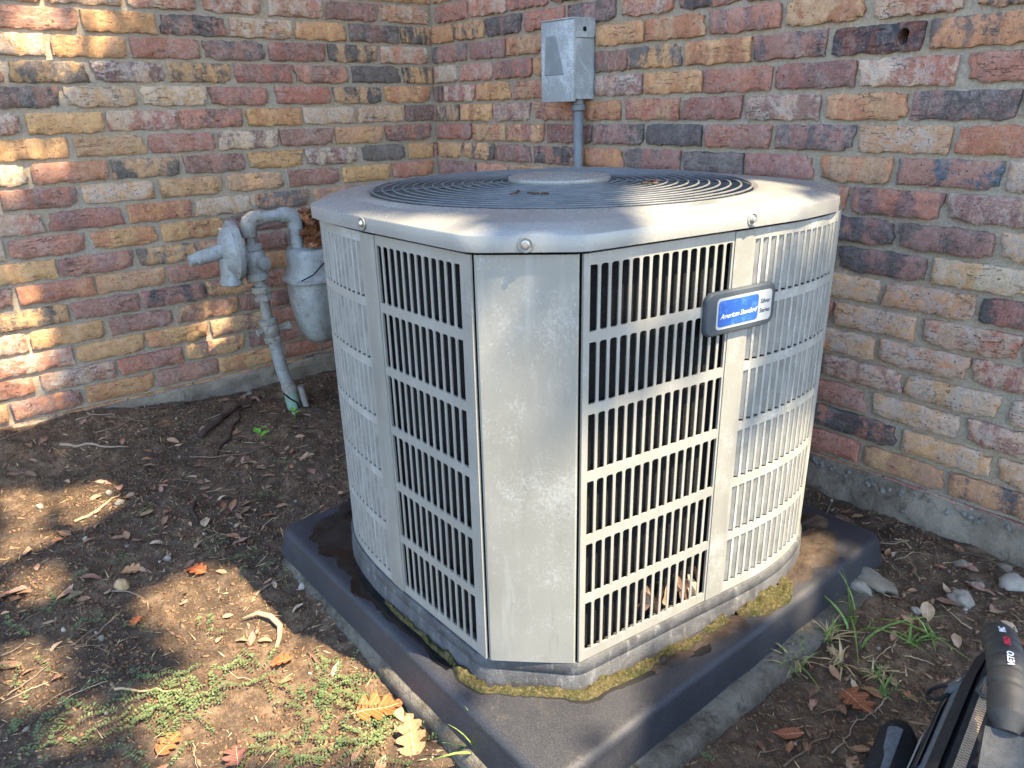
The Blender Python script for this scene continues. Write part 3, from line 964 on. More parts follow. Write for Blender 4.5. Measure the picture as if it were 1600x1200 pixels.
def panel(path, t_slot, n_slot, t_post, t_blind, n_blind, sg):
    mb = MB()
    t_end = path.d[-1]
    slot_end = t_slot + (n_slot - 1) * PITCH + SLOT
    blind_end = t_blind + n_blind * PITCH
    rails = [(ZT, ROWS[0][0])] + [(ROWS[i][1], ROWS[i + 1][0]) for i in range(5)] + [(ROWS[5][1], ZB)]
    strip(mb, path, .045, t_slot, ZB, ZT)                       # stile beside the corner panel
    for a, b in rails:
        strip(mb, path, t_slot, slot_end, b, a)
    strip(mb, path, slot_end, t_post[0], ZB, ZT)
    strip(mb, path, t_post[1], t_blind, ZB, ZT)
    o = mb.build('louvre_panel', m_panel, ac)
    mb = MB()
    for a, b in rails: strip(mb, path, t_blind, blind_end, b, a)
    strip(mb, path, blind_end, t_end, ZB, ZT)
    mb.build('side_panel', m_chalk, ac)
    mb = MB(); strip(mb, path, t_post[0] + .004, t_post[1] - .004, ZB + .002, ZT - .002, .022, TH); mb.build('panel_post', m_corner, ac)
    for i in range(n_slot - 1):
        t = t_slot + SLOT + (PITCH - SLOT) / 2 + i * PITCH
        for a, b in ROWS:
            inst('slat', SLAT, ac, path.frame(t, -.001, (a + b) / 2))
    bl = blind_mesh(sg, PITCH - .03)
    for i in range(n_blind):
        t = t_blind + PITCH * (i + .8)
        for a, b in ROWS:
            inst('louvre', bl, ac, path.frame(t, -.001, (a + b) / 2))
    # coil and the dark cavity behind the slots
    mb = MB(); strip(mb, path, .1, t_end, ZB + .1, ZT - .05, -.30, .1, .4)
    mb.build('condenser_coil', m_coil, ac)


panel(RIGHT, .2, 15, (4.12, 4.68), 4.78, 14, 1)
panel(LEFT, .37, 12, (3.5, 4.1), 4.2, 12, -1)

# plain corner panel with folded edges, dark seams either side
d12 = np.array(S2) - np.array(S1); len12 = np.linalg.norm(d12); d12 = d12 / len12; n12 = np.array([d12[1], -d12[0]])
def C12(t, n, z):
    q = np.array(S1) + d12 * t + n12 * n
    return W(q[0], q[1], z) - AC0
mb = MB(); loops = []
prof = [(.05, -.12), (.05, -.03), (.09, .0)] + [(.09 + (len12 - .18) * i / 10, .012 * math.sin(math.pi * i / 10)) for i in range(1, 10)] + [(len12 - .09, .0), (len12 - .05, -.03), (len12 - .05, -.12)]
for z in np.linspace(ZB, ZT, 12): loops.append([C12(t, n, z) for t, n in prof])
mb.loops(loops, False)
auto_smooth(mb.build('corner_panel', m_corner, ac), 30)
mb = MB()
for t in (0.0, len12):
    a, b, c = C12(t - .12, -.14, ZB), C12(t + .12, -.14, ZB), C12(t + .12, -.14, ZT + .06)
    mb.add([a, b, c, C12(t - .12, -.14, ZT + .06)], [(0, 1, 2, 3)])
mb.build('seam', m_seam, ac)

# base pan
outline = [RIGHT.P(t, 0, 0) for t in np.arange(.05, RIGHT.d[-1], .25)] + [LEFT.P(t, 0, 0) for t in np.arange(LEFT.d[-1], .04, -.25)]
cen = W(22.7, -11.1, 0) - AC0
def loop_at(off, z, src=None, zero=False):
    src = src or outline; n = len(src); out = []
    for i in range(n):
        a, b = src[i - 1], src[(i + 1) % n]
        t = (b - a); nn = Vector((t.y, -t.x, 0)).normalized()
        p = src[i] + nn * (off * U)
        out.append(Vector((p.x, p.y, (z + 17.2) * U)))
    return out
smooth_out = resamp(outline, 220)
for _ in range(1): smooth_out = [(smooth_out[i - 1] + smooth_out[i] * 2 + smooth_out[(i + 1) % 220]) / 4 for i in range(220)]
mb = MB()
mb.loops([loop_at(o_, z_, smooth_out) for o_, z_ in ((-.5, -16.44), (-.03, -16.435), (.05, -16.44), (.075, -16.5), (.08, -16.72), (.06, -16.75), (.09, -16.8), (.11, -17.24))], True, True, False)
auto_smooth(mb.build('base_pan', m_pan, ac), 40)

# lid
lid_pts = [(26.4, -17.14), (27.85, -15.62), (28.38, -11.3), (28.58, -9.4), (28.48, -7.75), (27.25, -5.5), (25.6, -5.0), (18.6, -4.95), (17.0, -6.5), (16.95, -14.3), (17.75, -15.6), (19.55, -17.0), (20.8, -17.16), (22.6, -17.2)]
def round_poly(p, d=.22, n=5):
    out = []; k = len(p)
    for i in range(k):
        a, b, c = np.array(p[i - 1]), np.array(p[i]), np.array(p[(i + 1) % k])
        u = b + (a - b) / np.linalg.norm(a - b) * d; w = b + (c - b) / np.linalg.norm(c - b) * d
        out += [tuple((1 - t) ** 2 * u + 2 * t * (1 - t) * b + t * t * w) for t in np.linspace(0, 1, n)]
    return out
lid_src = [W(x, y, 0) - AC0 for x, y in round_poly(lid_pts)]
lid_src = resamp([Vector((v.x, v.y, 0)) for v in lid_src], 260)
lid_out = loop_at(.10, 0, lid_src)
nlo = len(lid_out)
CX, CY, RO = 22.58, -11.31, 5.0
def lid_loop(off, z):
    return loop_at(off, z, lid_out)
def circ(rad, z, ref):
    out = []
    for p in ref:
        c = Vector((CX * U, CY * U, 0)) - Vector((AC0.x, AC0.y, 0))
        d = Vector((p.x - c.x, p.y - c.y, 0)).normalized()
        out.append(Vector((c.x + d.x * rad * U, c.y + d.y * rad * U, (z + 17.2) * U)))
    return out
ref = lid_loop(0, 0)
def lerp_loop(a, b, t, z):
    return [Vector((p.x + (q.x - p.x) * t, p.y + (q.y - p.y) * t, (z + 17.2) * U)) for p, q in zip(a, b)]
inner = lid_loop(-.62, 0); crc = circ(RO + .25, 0, ref)
Ls = [lid_loop(-.10, -6.90), lid_loop(-.015, -6.90), lid_loop(.02, -6.885), lid_loop(.02, -6.615), lid_loop(.006, -6.58), lid_loop(-.035, -6.557), lid_loop(-.25, -6.49), lid_loop(-.46, -6.43), lid_loop(-.54, -6.412), lid_loop(-.62, -6.405),
      lerp_loop(inner, crc, .35, -6.375), lerp_loop(inner, crc, .7, -6.345), lerp_loop(inner, crc, .93, -6.325), circ(RO + .2, -6.32, ref), circ(RO + .1, -6.335, ref), circ(RO, -6.40, ref), circ(RO - .03, -6.55, ref), circ(RO - .03, -7.0, ref)]
mb = MB(); mb.loops(Ls, True)
auto_smooth(mb.build('lid', m_lid, ac), 24)

guard = MB()
fan_c = Vector((CX * U - AC0.x, CY * U - AC0.y, 0))
def gz_(r): return (-6.33 + .10 * (1 - (r / RO) ** 2) + 17.2) * U
def torus(R, rr, z, n=96, m=6):
    mb = MB(); vs = []; fs = []
    for i in range(n):
        a = 2 * math.pi * i / n
        for j in range(m):
            b = 2 * math.pi * j / m
            vs.append(fan_c + Vector(((R + rr * math.cos(b)) * math.cos(a), (R + rr * math.cos(b)) * math.sin(a), z + rr * math.sin(b))))
    for i in range(n):
        for j in range(m):
            fs.append((i * m + j, ((i + 1) % n) * m + j, ((i + 1) % n) * m + (j + 1) % m, i * m + (j + 1) % m))
    mb.add(vs, fs); return mb
for k in range(8):
    a = math.radians(45 * k + 10)
    d = Vector((math.cos(a), math.sin(a), 0))
    guard.tube([fan_c + d * (r_ * U) + Vector((0, 0, gz_(r_) - .0042)) for r_ in (.9, 2, 3, 4, 4.7, 5.02)], .0021, 6)
g = guard.build('fan_guard', m_wire, ac, True)
Rr = 1.55
while Rr < 4.98:
    torus(Rr * U, .0019, gz_(Rr)).build('guard_ring', m_wire, g, True)
    Rr += .262
mb = MB(); mb.lathe([(.2 * U, 0), (1.36 * U, 0), (1.38 * U, .003), (1.36 * U, .0085), (1.25 * U, .0105), (.5 * U, .0125), (.01, .013)], fan_c + Vector((0, 0, gz_(1.3) - .001)), (0, 0, 1), 64)
auto_smooth(mb.build('hub_cap', m_lid, ac), 50)
mb = MB(); mb.lathe([(.9 * U, 0), (1.1 * U, .01), (1.1 * U, .12), (.9 * U, .13)], fan_c + Vector((0, 0, (-9.0 + 17.2) * U)), (0, 0, 1), 32)
mb.build('fan_motor', m_dark, ac, True)
for k in range(4):
    mb = MB(); a0 = k * 90 + 25; ls = []
    for i in range(7):
        r_ = (1.0 + 3.7 * i / 6) * U; w = 42 - 2 * i
        row = []
        for j in range(7):
            a = math.radians(a0 + w * (j / 6 - .5)); row.append(fan_c + Vector((r_ * math.cos(a), r_ * math.sin(a), (-8.2 + 17.2) * U + (j / 6 - .5) * .05)))
        ls.append(row)
    mb.loops(ls, False); mb.build('fan_blade', m_fan, ac, True)
mb = MB(); mb.loops([loop_at(-.75, z_, smooth_out) for z_ in (-16.3, -7.0)], True, True, False); mb.build('inner_shroud', m_dark, ac)

# lid screws in pressed dimples
def screw_at(p, nrm):
    mb = MB()
    mb.lathe([(.0105, .0002), (.0098, .0016), (.0082, .0018), (.0078, .0008), (.006, .0009)], p, nrm, 24)
    dm = mb.build('screw_dimple', m_lid, ac, True)
    mb = MB(); mb.lathe([(.0058, .0005), (.0058, .0018), (.0045, .0022), (.0042, .0052), (.0036, .0060), (.001, .0061)], p, nrm, 8)
    auto_smooth(mb.build('screw', m_screw, ac), 40)
def lid_pt(path, t, z):
    N = path.nor(t); return path.P(t, .125, z) + Vector((N[0], N[1], 0)) * .0006, Vector((N[0], N[1], 0))
p_, n_ = lid_pt(RIGHT, 4.45, -6.72); screw_at(p_, n_)
p_, n_ = lid_pt(LEFT, 3.75, -6.72); screw_at(p_, n_)
n_ = Vector((n12[0], n12[1], 0)); screw_at(C12(len12 * .5, .135, -6.745) + n_ * .0008, n_)

# badge
bw, bh = 2.2 * U, .98 * U
pa, pb = RIGHT.xy(3.28), RIGHT.xy(5.46)
bt = (pb - pa) / np.linalg.norm(pb - pa); bn = np.array([bt[1], -bt[0]])
bc = W((pa[0] + pb[0]) / 2 + bn[0] * .06, (pa[1] + pb[1]) / 2 + bn[1] * .06, -8.68) - AC0
BM_ = Matrix(((bt[0], 0, bn[0]), (bt[1], 0, bn[1]), (0, 1, 0))).to_4x4(); BM_.translation = bc; BM_ = BM_ @ Matrix.Diagonal((1, 1, .62, 1))   # local x along, y up, z out
def rr2(w, h, r, z, sx=0, sy=0, n=6):
    pts = []
    for cx, cy, a0 in ((w / 2 - r, -h / 2 + r, -90), (w / 2 - r, h / 2 - r, 0), (-w / 2 + r, h / 2 - r, 90), (-w / 2 + r, -h / 2 + r, 180)):
        for i in range(n):
            a = math.radians(a0 + 90 * i / (n - 1)); pts.append(Vector((cx + r * math.cos(a) + sx, cy + r * math.sin(a) + sy, z)))
    return pts
m_badge = mat_simple('badge_grey_plastic', lin(58, 64, 69), .5, .0003, 300, .12)
m_bwhite = mat_simple('badge_white_print', lin(150, 152, 148), .4, 0, 200, .05)
m_bblue = mat_simple('badge_blue_print', lin(36, 78, 148), .4, 0, 260, .14, .4, 0, lin(62, 102, 165))
m_scr = mat_simple('badge_script_print', lin(226, 228, 222), .4, 0, 200, .05)
m_btext = mat_simple('badge_navy_print', lin(34, 50, 82), .5, 0, 200, .05)
mb = MB(); mb.loops([rr2(bw, bh, .2 * U, -.004), rr2(bw, bh, .2 * U, .0045), rr2(bw - .004, bh - .004, .19 * U, .0085), rr2(bw - .010, bh - .010, .16 * U, .0092)], True, True, True)
badge = auto_smooth(mb.build('badge', m_badge, ac), 40); badge.matrix_basis = BM_
mb = MB(); mb.loops([rr2(.80 * bw, .72 * bh, .10 * U, .0090, .035 * bw), rr2(.80 * bw, .72 * bh, .10 * U, .0100, .035 * bw)], True, False, True); mb.build('badge_plate', m_bwhite, badge)
mb = MB(); mb.loops([rr2(.575 * bw, .60 * bh, .08 * U, .0098, -.055 * bw), rr2(.575 * bw, .60 * bh, .08 * U, .0106, -.055 * bw)], True, False, True); mb.build('badge_panel', m_bblue, badge)
def text(body, size, loc, m, parent, shear=0.0, rot=0.0, name='lettering', offset=0.0, space=1.0):
    cu = bpy.data.curves.new(name, 'FONT'); cu.body = body; cu.size = size; cu.shear = shear; cu.extrude = .0002; cu.offset = offset
    cu.align_x = 'CENTER'; cu.align_y = 'CENTER'; cu.space_character = space; cu.resolution_u = 3
    tmp = bpy.data.objects.new('tmp', cu); col.objects.link(tmp); bpy.context.view_layer.update()
    me = bpy.data.meshes.new_from_object(tmp.evaluated_get(bpy.context.evaluated_depsgraph_get()))
    bpy.data.objects.remove(tmp); me.materials.clear(); me.materials.append(m); me.name = name
    o = bpy.data.objects.new(name, me); o.location = loc; o.rotation_euler = (0, 0, rot)
    return link(o, parent)
text('American Standard', .0112, (-.055 * bw, -.06 * bh, .0109), m_scr, badge, .42, .02, offset=-.00016, space=.9)
text('Silver', .0098, (.338 * bw, .10 * bh, .0103), m_btext, badge, .1, offset=.00016)
text('Series', .0098, (.338 * bw, -.12 * bh, .0103), m_btext, badge, .1, offset=.00016)

# ------------------------------------------------------------------ moss, wet film and dirt on the pad
def blob_band(name, m, centre_path, widths, z0, hgt, seed, n=8):
    """lumpy ribbon lying on the pad: centre_path in course units, half-widths per point"""
    pts = [np.array(q, float) for q in centre_path]
    d = np.concatenate([[0], np.cumsum([np.linalg.norm(b - a) for a, b in zip(pts[:-1], pts[1:])])])
    k = int(d[-1] / .06) + 2
    P_ = np.array(pts); rows = []
    for i in range(k):
        s = d[-1] * i / (k - 1)
        q = np.array([np.interp(s, d, P_[:, 0]), np.interp(s, d, P_[:, 1])])
        s2 = min(d[-1], s + .1); s1_ = max(0, s - .1)
        tg = np.array([np.interp(s2, d, P_[:, 0]) - np.interp(s1_, d, P_[:, 0]), np.interp(s2, d, P_[:, 1]) - np.interp(s1_, d, P_[:, 1])]); tg /= np.linalg.norm(tg)
        nn = np.array([tg[1], -tg[0]])
        wa = np.interp(s, d, [w[0] for w in widths]); wb = np.interp(s, d, [w[1] for w in widths])
        wa *= 1 + .9 * float(fbm(s, seed, 1.6, 3, seed)); wb *= 1 + 1.0 * float(fbm(s, seed + 5, 1.3, 4, seed + 1))
        row = []
        for j in range(n + 1):
            f = j / n; o_ = -wa + (wa + wb) * f
            p = q + nn * o_
            e = min(1, 4 * f * (1 - f) * 1.6) if hgt > .002 else 1
            z = hgt * e * (.7 + 1.1 * max(-.5, float(fbm(p[0], p[1], 3.2, 3, seed + 3))) + .9 * float(vnoise(p[0] * 13., p[1] * 13., seed))) if hgt > .002 else hgt
            v = W(p[0], p[1], z0); v.z += max(0.0008, z) if 0 < j < n else .0002
            row.append(v)
        rows.append(row)
    mb = MB(); mb.loops(rows, False)
    return mb.build(name, m, None, True)


edge = [(22.0, -17.30), (23.5, -17.34), (25.2, -17.36), (26.45, -17.26), (27.3, -16.4), (28.02, -15.6), (28.35, -14.0), (28.55, -12.2), (28.68, -10.9)]
o = blob_band('grime', m_grime, edge, [(.16, .13), (.15, .12), (.15, .14), (.15, .25), (.15, .31), (.15, .27), (.15, .28), (.15, .40), (.15, .45)], -17.2, .0009, 5)
tag(o, 'dark damp grime line bordering the moss on the pad', 'grime', kind='stuff')
o = blob_band('moss', m_moss, edge, [(.12, .10), (.12, .08), (.12, .10), (.15, .20), (.15, .25), (.15, .20), (.15, .15), (.15, .14), (.15, .12)], -17.2, .011, 5)
tag(o, 'golden green moss strip grown along the front foot of the air conditioner', 'moss', kind='stuff')
o = blob_band('moss', m_moss, [(28.72, -10.6), (28.85, -9.8), (28.85, -8.9), (28.75, -8.2)], [(.1, .1), (.25, .32), (.3, .3), (.15, .15)], -17.2, .017, 9)
tag(o, 'clump of green gold moss on the pad under the right louvred side', 'moss', kind='stuff')
# mud silted up on the right rear part of the pad
o = blob_band('mud', m_mud, [(28.6, -8.6), (28.5, -7.0), (28.0, -5.6), (26.6, -4.7), (24, -4.5)], [(.3, .42), (.5, .62), (.5, .9), (.5, .6), (.5, .4)], -17.195, .012, 14)
tag(o, 'brown mud silted on the right rear corner of the black pad', 'mud', kind='stuff')
o = blob_band('mud', m_mud, [(28.45, -13.8), (28.6, -12.4), (28.7, -11.2), (28.72, -10.6)], [(.1, .2), (.1, .34), (.1, .42), (.1, .4)], -17.2, .006, 17)
tag(o, 'dark mud line on the pad along the foot of the right side', 'mud', kind='stuff')
o = blob_band('water', m_wet, [(17.0, -14.6), (17.6, -16.3), (19.3, -16.95), (21.0, -17.25), (23.0, -17.38), (25.3, -17.42)], [(1.0, 1.15), (1.0, 1.1), (.6, .62), (.5, .42), (.4, .34), (.2, .14)], -17.2, .0012, 23, 8)
tag(o, 'dark wet film of standing water on the left end of the pad', 'water', kind='stuff')

# ------------------------------------------------------------------ gas meter
gm = empty('gas_meter', W(4.1, -12.1, -18.35))
tag(gm, 'blue grey gas meter with riser pipe and round regulator beside the left brick wall', 'gas meter')
G0 = Vector(gm.location)
def g(x, y, z): return W(x, y, z) - G0
def gtube(name, pts, rad, m=m_gas, n=16):
    mb = MB(); mb.tube([g(*q) for q in pts], [r_ * U for r_ in rad] if isinstance(rad, (list, tuple)) else rad * U, n)
    return auto_smooth(mb.build(name, m, gm), 40)
def glathe(name, prof, o_, ax, m=m_gas, n=24):
    mb = MB(); mb.lathe([(a * U, b * U) for a, b in prof], g(*o_), ax, n)
    return auto_smooth(mb.build(name, m, gm), 38)
gtube('sleeve_pipe', [(4.1, -12.08, -18.9), (4.06, -12.24, -17.5), (4.05, -12.27, -17.2)], .33, m_sleeve)
gtube('sleeve_clamp', [(4.06, -12.25, -17.35), (4.05, -12.28, -17.1), (4.04, -12.32, -16.9), (4.04, -12.36, -16.75)], [.38, .37, .33, .31], m_gas2)
gtube('tracer_wire', [(4.45, -12.0, -18.6), (4.42, -12.1, -17.9), (4.36, -12.42, -17.6), (4.2, -12.62, -17.35), (4.0, -12.6, -17.2)], .045, m_dark, 6)
gtube('vent_pipe', [(4.35, -11.55, -18.9), (4.3, -11.72, -17.6), (4.3, -11.78, -17.1)], .16, m_gas2)
gtube('riser_pipe', [(4.04, -12.32, -17.0), (4, -12.5, -16.07), (4, -12.68, -14.62)], .30, m_gas)
glathe('valve', [(.30, 0), (.42, .02), (.42, .22), (.36, .26), (.40, .45), (.46, .62), (.40, .82), (.36, .9), (.44, .95), (.44, 1.14), (.28, 1.18)], (4, -12.68, -14.66), (0, -.16, 1), m_gas2, 10)
mb = MB()
mb.lathe([(.17 * U, 0), (.19 * U, .5 * U), (.1 * U, .52 * U)], g(4.05, -12.45, -14.05), (.25, 1, .1), 10)
mb.lathe([(.22 * U, .40 * U), (.22 * U, .62 * U), (.12 * U, .64 * U)], g(4.05, -12.45, -14.05), (.25, 1, .1), 6)
auto_smooth(mb.build('valve_stem', m_gas2, gm), 40)
mb = MB(); mb.lathe([(.15 * U, 0), (.17 * U, .42 * U), (.1 * U, .44 * U)], g(4.05, -13.05, -14.05), (.2, -1, -.1), 8)
auto_smooth(mb.build('valve_cap', m_gas2, gm), 40)
gtube('pipe_nipple', [(4, -12.84, -13.5), (4, -12.9, -12.4)], .25, m_gas2)
glathe('union', [(.3, 0), (.42, .03), (.42, .28), (.36, .31), (.36, .42), (.47, .45), (.47, .72), (.34, .75)], (4, -12.88, -12.62), (0, -.08, 1), m_gas2, 8)
gtube('pipe_nipple', [(4, -12.95, -11.9), (4, -13.0, -11.5)], .26, m_gas)
glathe('regulator_body', [(.36, 0), (.5, .04), (.52, .3), (.46, .36), (.50, .6), (.56, .9), (.52, 1.2), (.42, 1.36), (.46, 1.4), (.46, 1.62), (.3, 1.66)], (4, -13.02, -11.6), (0, -.06, 1), m_gas, 20)
glathe('regulator_plug', [(.26, 0), (.28, .35), (.30, .37), (.30, .5), (.2, .53)], (4.35, -13.0, -10.75), (.95, .3, -.05), m_gas, 16)
gtube('pipe_nipple', [(4, -13.1, -10.1), (4, -13.15, -9.4)], .24, m_gas2)
glathe('pipe_collar', [(.3, 0), (.36, .02), (.36, .16), (.3, .18)], (4, -13.14, -9.62), (0, -.03, 1), m_gas2, 16)
gtube('elbow', [(4, -13.15, -9.5), (4, -13.14, -9.2), (4, -13.04, -8.98), (4.0, -12.84, -8.86), (4, -12.5, -8.84)], [.36, .37, .38, .37, .35], m_gas2)
gtube('cross_pipe', [(4, -12.6, -8.85), (4, -11.5, -8.82)], .27, m_gas)
gtube('elbow', [(4, -11.62, -8.82), (4, -11.3, -8.81), (4.0, -11.02, -8.9), (4, -10.9, -9.15), (4, -10.9, -9.5)], [.35, .37, .38, .37, .36], m_gas)
gtube('meter_inlet', [(4, -10.9, -9.4), (4, -10.92, -10.5)], .28, m_gas)
# regulator diaphragm case with its vent spout
reg = glathe('regulator_case', [(.5, -.2), (.6, 0), (1.3, .05), (1.34, .12), (1.34, .30), (1.28, .34), (1.14, .36), (1.02, .55), (.8, .7), (.5, .78), (.1, .8)], (4, -13.72, -10.15), (-.08, -1, 0), m_gas, 40)
mb = MB()
for k in range(8):
    a = 2 * math.pi * k / 8; mb.lathe([(.1 * U, 0), (.1 * U, .12 * U), (.04 * U, .14 * U)], g(4 + 1.2 * math.cos(a), -14.04, -10.15 + 1.2 * math.sin(a)), (-.08, -1, 0), 6)
mb.build('case_bolt', m_gas2, reg)
mb = MB(); mb.tube([g(4, -14.2, -10.05), (g(4, -14.9, -10.18)), g(3.97, -15.55, -10.3), g(3.96, -15.62, -10.31), g(3.96, -15.9, -10.36)], [.34 * U, .33 * U, .31 * U, .25 * U, .24 * U], 18)
auto_smooth(mb.build('vent_spout', m_gas, reg), 40)
mb = MB(); mb.loops([[g(4 + .55 * math.cos(a) * s_, -14.25 + .42 * math.sin(a) * s_, z) for a in np.linspace(0, 2 * math.pi, 20, endpoint=False)] for z, s_ in ((-10.4, 1), (-11.0, .92), (-11.35, 1.0), (-11.42, 1.12), (-11.6, 1.12), (-11.66, .95))], True, True, True)
auto_smooth(mb.build('spring_housing', m_gas, reg), 40)
gtube('regulator_neck', [(4, -13.2, -10.6), (4, -13.8, -10.3)], .42, m_gas)
# the meter: cast upper housing, seam, twin-lobed tin case
def mloop(cx, cy, ax, ay, z, pinch=0.0, n=40, e=3.2):
    out = []
    for a in np.linspace(0, 2 * math.pi, n, endpoint=False):
        c, s_ = math.cos(a), math.sin(a)
        x = ax * math.copysign(abs(c) ** (2 / e), c); y = ay * math.copysign(abs(s_) ** (2 / e), s_)
        x *= 1 - pinch * math.exp(-(y / (.28 * ay)) ** 2)
        out.append(g(cx + x, cy + y, z))
    return out
MX, MY = 4.15, -10.0
mb = MB(); mb.loops([mloop(MX, MY, 1.1, 1.45, z, .08) if i > 1 else mloop(MX, MY, 1.0 if i else .8, 1.35 if i else 1.1, z, .05) for i, z in enumerate((-10.38, -10.44, -10.6, -11.2))] + [mloop(MX, MY, 1.16, 1.52, -11.6, .1), mloop(MX, MY, 1.28, 1.66, -11.78, .02)], True, True, False)
auto_smooth(mb.build('upper_housing', m_gas, gm), 40)
mb = MB(); mb.loops([mloop(MX, MY, a, b, z, 0) for a, b, z in ((1.28, 1.66, -11.78), (1.34, 1.72, -11.8), (1.34, 1.72, -11.94), (1.26, 1.64, -11.97))], True, True, True)
auto_smooth(mb.build('case_seam', m_gas, gm), 40)
mb = MB(); mb.loops([mloop(MX, MY, a, b, z, pz_, e=2.7) for a, b, z, pz_ in ((1.2, 1.58, -11.96, .16), (1.24, 1.58, -12.6, .24), (1.2, 1.5, -13.4, .26), (1.08, 1.36, -14.1, .26), (.88, 1.15, -14.7, .24), (.55, .85, -15.05, .2), (.2, .4, -15.15, .1))], True, False, True)
auto_smooth(mb.build('lower_case', m_gas, gm), 60)
gtube('seal_wire', [(5.3, -11.5, -11.72), (5.36, -10.9, -11.5), (5.4, -10.3, -11.0), (5.36, -9.4, -10.6)], .03, m_dark, 5)

# ------------------------------------------------------------------ electrical box on the right wall
eb = empty('disconnect_box', W(11.65, -.02, -2.5)); E0 = Vector(eb.location)
tag(eb, 'grey weathered electrical disconnect box with conduit on the right brick wall', 'electrical box')
def eW(x, y, z): return W(x, y, z) - E0
mb = MB(); c0, c1 = eW(10.72, -1.08, -4.1), eW(12.62, .12, -.98)
mb.box((c0 + c1) / 2, (c1 - c0), None, .0025); auto_smooth(mb.build('box_body', m_galv, eb), 30)
mb = MB(); c0, c1 = eW(10.62, -1.26, -4.2), eW(12.68, -1.095, -.92)
mb.box((c0 + c1) / 2, (c1 - c0), None, .003); auto_smooth(mb.build('front_cover', m_galv, eb), 30)
mb = MB(); c0, c1 = eW(10.64, -1.30, -.915), eW(12.72, .1, -.86)
mb.box((c0 + c1) / 2, (c1 - c0), None, .001); auto_smooth(mb.build('rain_lid', m_galv, eb), 30)
mb = MB(); q = [(-1.25, -.9), (.06, -.9), (.06, -1.5), (-.08, -1.62), (-1.1, -1.62), (-1.25, -1.48)]
vs = [eW(12.70, y, z) for y, z in q] + [eW(12.655, y, z) for y, z in q]
mb.add(vs, [tuple(range(6)), tuple(range(11, 5, -1))] + [(i, i + 6, (i + 1) % 6 + 6, (i + 1) % 6) for i in range(6)])
fl = mb.build('hasp_flap', m_galv, eb)
mb = MB(); mb.lathe([(.1 * U, 0), (.1 * U, .03 * U), (.05 * U, .05 * U)], eW(12.70, -.62, -1.3), (1, 0, 0), 12); mb.build('hasp_hole', m_dark, fl)
m_gscuff = mat_simple('worn_grey_patch', lin(124, 130, 130), .6, .0005, 160, .12)
mb = MB(); q = [(10.92, -1.5), (11.62, -1.5), (12.12, -3.1), (10.84, -3.1)]
vs = [eW(x, -1.262, z) for x, z in q] + [eW(x + (.04 if i in (0, 3) else -.04), -1.285, z + (-.04 if i < 2 else .04)) for i, (x, z) in enumerate(q)]
mb.add(vs, [(4, 5, 6, 7)] + [(i, (i + 1) % 4, (i + 1) % 4 + 4, i + 4) for i in range(4)]); mb.build('cover_plate', m_gscuff, eb)
mb = MB(); mb.tube([eW(12.3, -.55, z) for z in (-4.05, -4.3, -4.34, -4.55, -4.6)], [.24 * U, .24 * U, .31 * U, .31 * U, .24 * U], 20); auto_smooth(mb.build('conduit_connector', m_conduit, eb), 30)
mb = MB(); mb.tube([eW(12.3, -.55, -4.4), eW(12.28, -.5, -8), eW(12.25, -.4, -13), eW(12.25, -.4, -18.6)], .215 * U, 20); mb.build('conduit', m_conduit, eb, True)
mb = MB(); mb.tube([eW(12.25, -.62, -12.0), eW(12.25, -.62, -11.75)], .26 * U, 16); mb.build('conduit_strap', m_galv, eb, True)

# ------------------------------------------------------------------ tool bag
A_ = Vector((.16, -.987, 0)).normalized(); S_ = Vector((-A_.y * -1, A_.x * -1, 0)); S_ = Vector((-.987, -.16, 0))
B0 = Vector((2.302, -.60, gz(2.30, -.60) - .004))
bag = empty('tool_bag', B0)
tag(bag, 'black and grey tool bag with a ribbed handle standing on the soil', 'tool bag')
def bp(u, s, h): return A_ * u + S_ * (s * (.78 if s > 0 else 1.0)) + Vector((0, 0, h))
m_black = mat_simple('black_nylon', lin(34, 34, 36), .75, .0006, 700, .3, .25)
m_gray = mat_simple('grey_canvas', lin(92, 95, 98), .85, .0006, 900, .22, .2)
m_lgray = mat_simple('light_grey_canvas', lin(140, 142, 140), .85, .0006, 900, .15, .2)
m_rub = mat_simple('rubber_grip', lin(52, 50, 47), .6, .0004, 400, .2, .35)
m_zip = mat_simple('zip_teeth', lin(150, 128, 104), .45, 0, 300, .2, .5)
m_white = mat_simple('white_stitching', lin(222, 222, 220), .6, 0, 200, .05)
m_red = mat_simple('red_stitching', lin(206, 44, 62), .6, 0, 200, .05)
m_mesh = mat_simple('silver_webbing', lin(66, 66, 65), .6, .002, 700, .3, .4)
def bsec(u, k=1.0, dz=0.0):
    q = [(-.15, 0), (-.158, .08), (-.15, .16), (-.12, .205), (-.06, .212), (-.012, .206), (.004, .198), (.018, .182), (.032, .15), (.052, .09), (.066, .03), (.068, 0)]
    return [bp(u, -.04 + (s + .04) * k, h * (1 if h < .05 else (.82 + .18 * k)) + dz) for s, h in q]
mb = MB(); mb.loops([bsec(.0, .42), bsec(.004, .62), bsec(.014, .80), bsec(.035, .93), bsec(.07, 1), bsec(.2, 1.0), bsec(.3, 1.02), bsec(.42, 1.0), bsec(.46, .85)], True, True, True)
auto_smooth(mb.build('bag_body', m_black, bag), 60)
def patch(name, m, us, q, lift=.003, parent=None):
    mb = MB(); rows = []
    for u, off in us: rows.append([bp(u, s + off, h) for s, h in q])
    n_ = Vector(S_ * .85 + Vector((0, 0, .5))).normalized() * lift
    mb.loops([[v + n_ for v in r_] for r_ in rows], False)
    return mb.build(name, m, parent or bag, True)
patch('side_panel', m_gray, [(.05, -.004), (.09, 0), (.2, 0), (.32, .002), (.42, .002)], [(.021, .179), (.034, .149), (.054, .09), (.066, .035)])
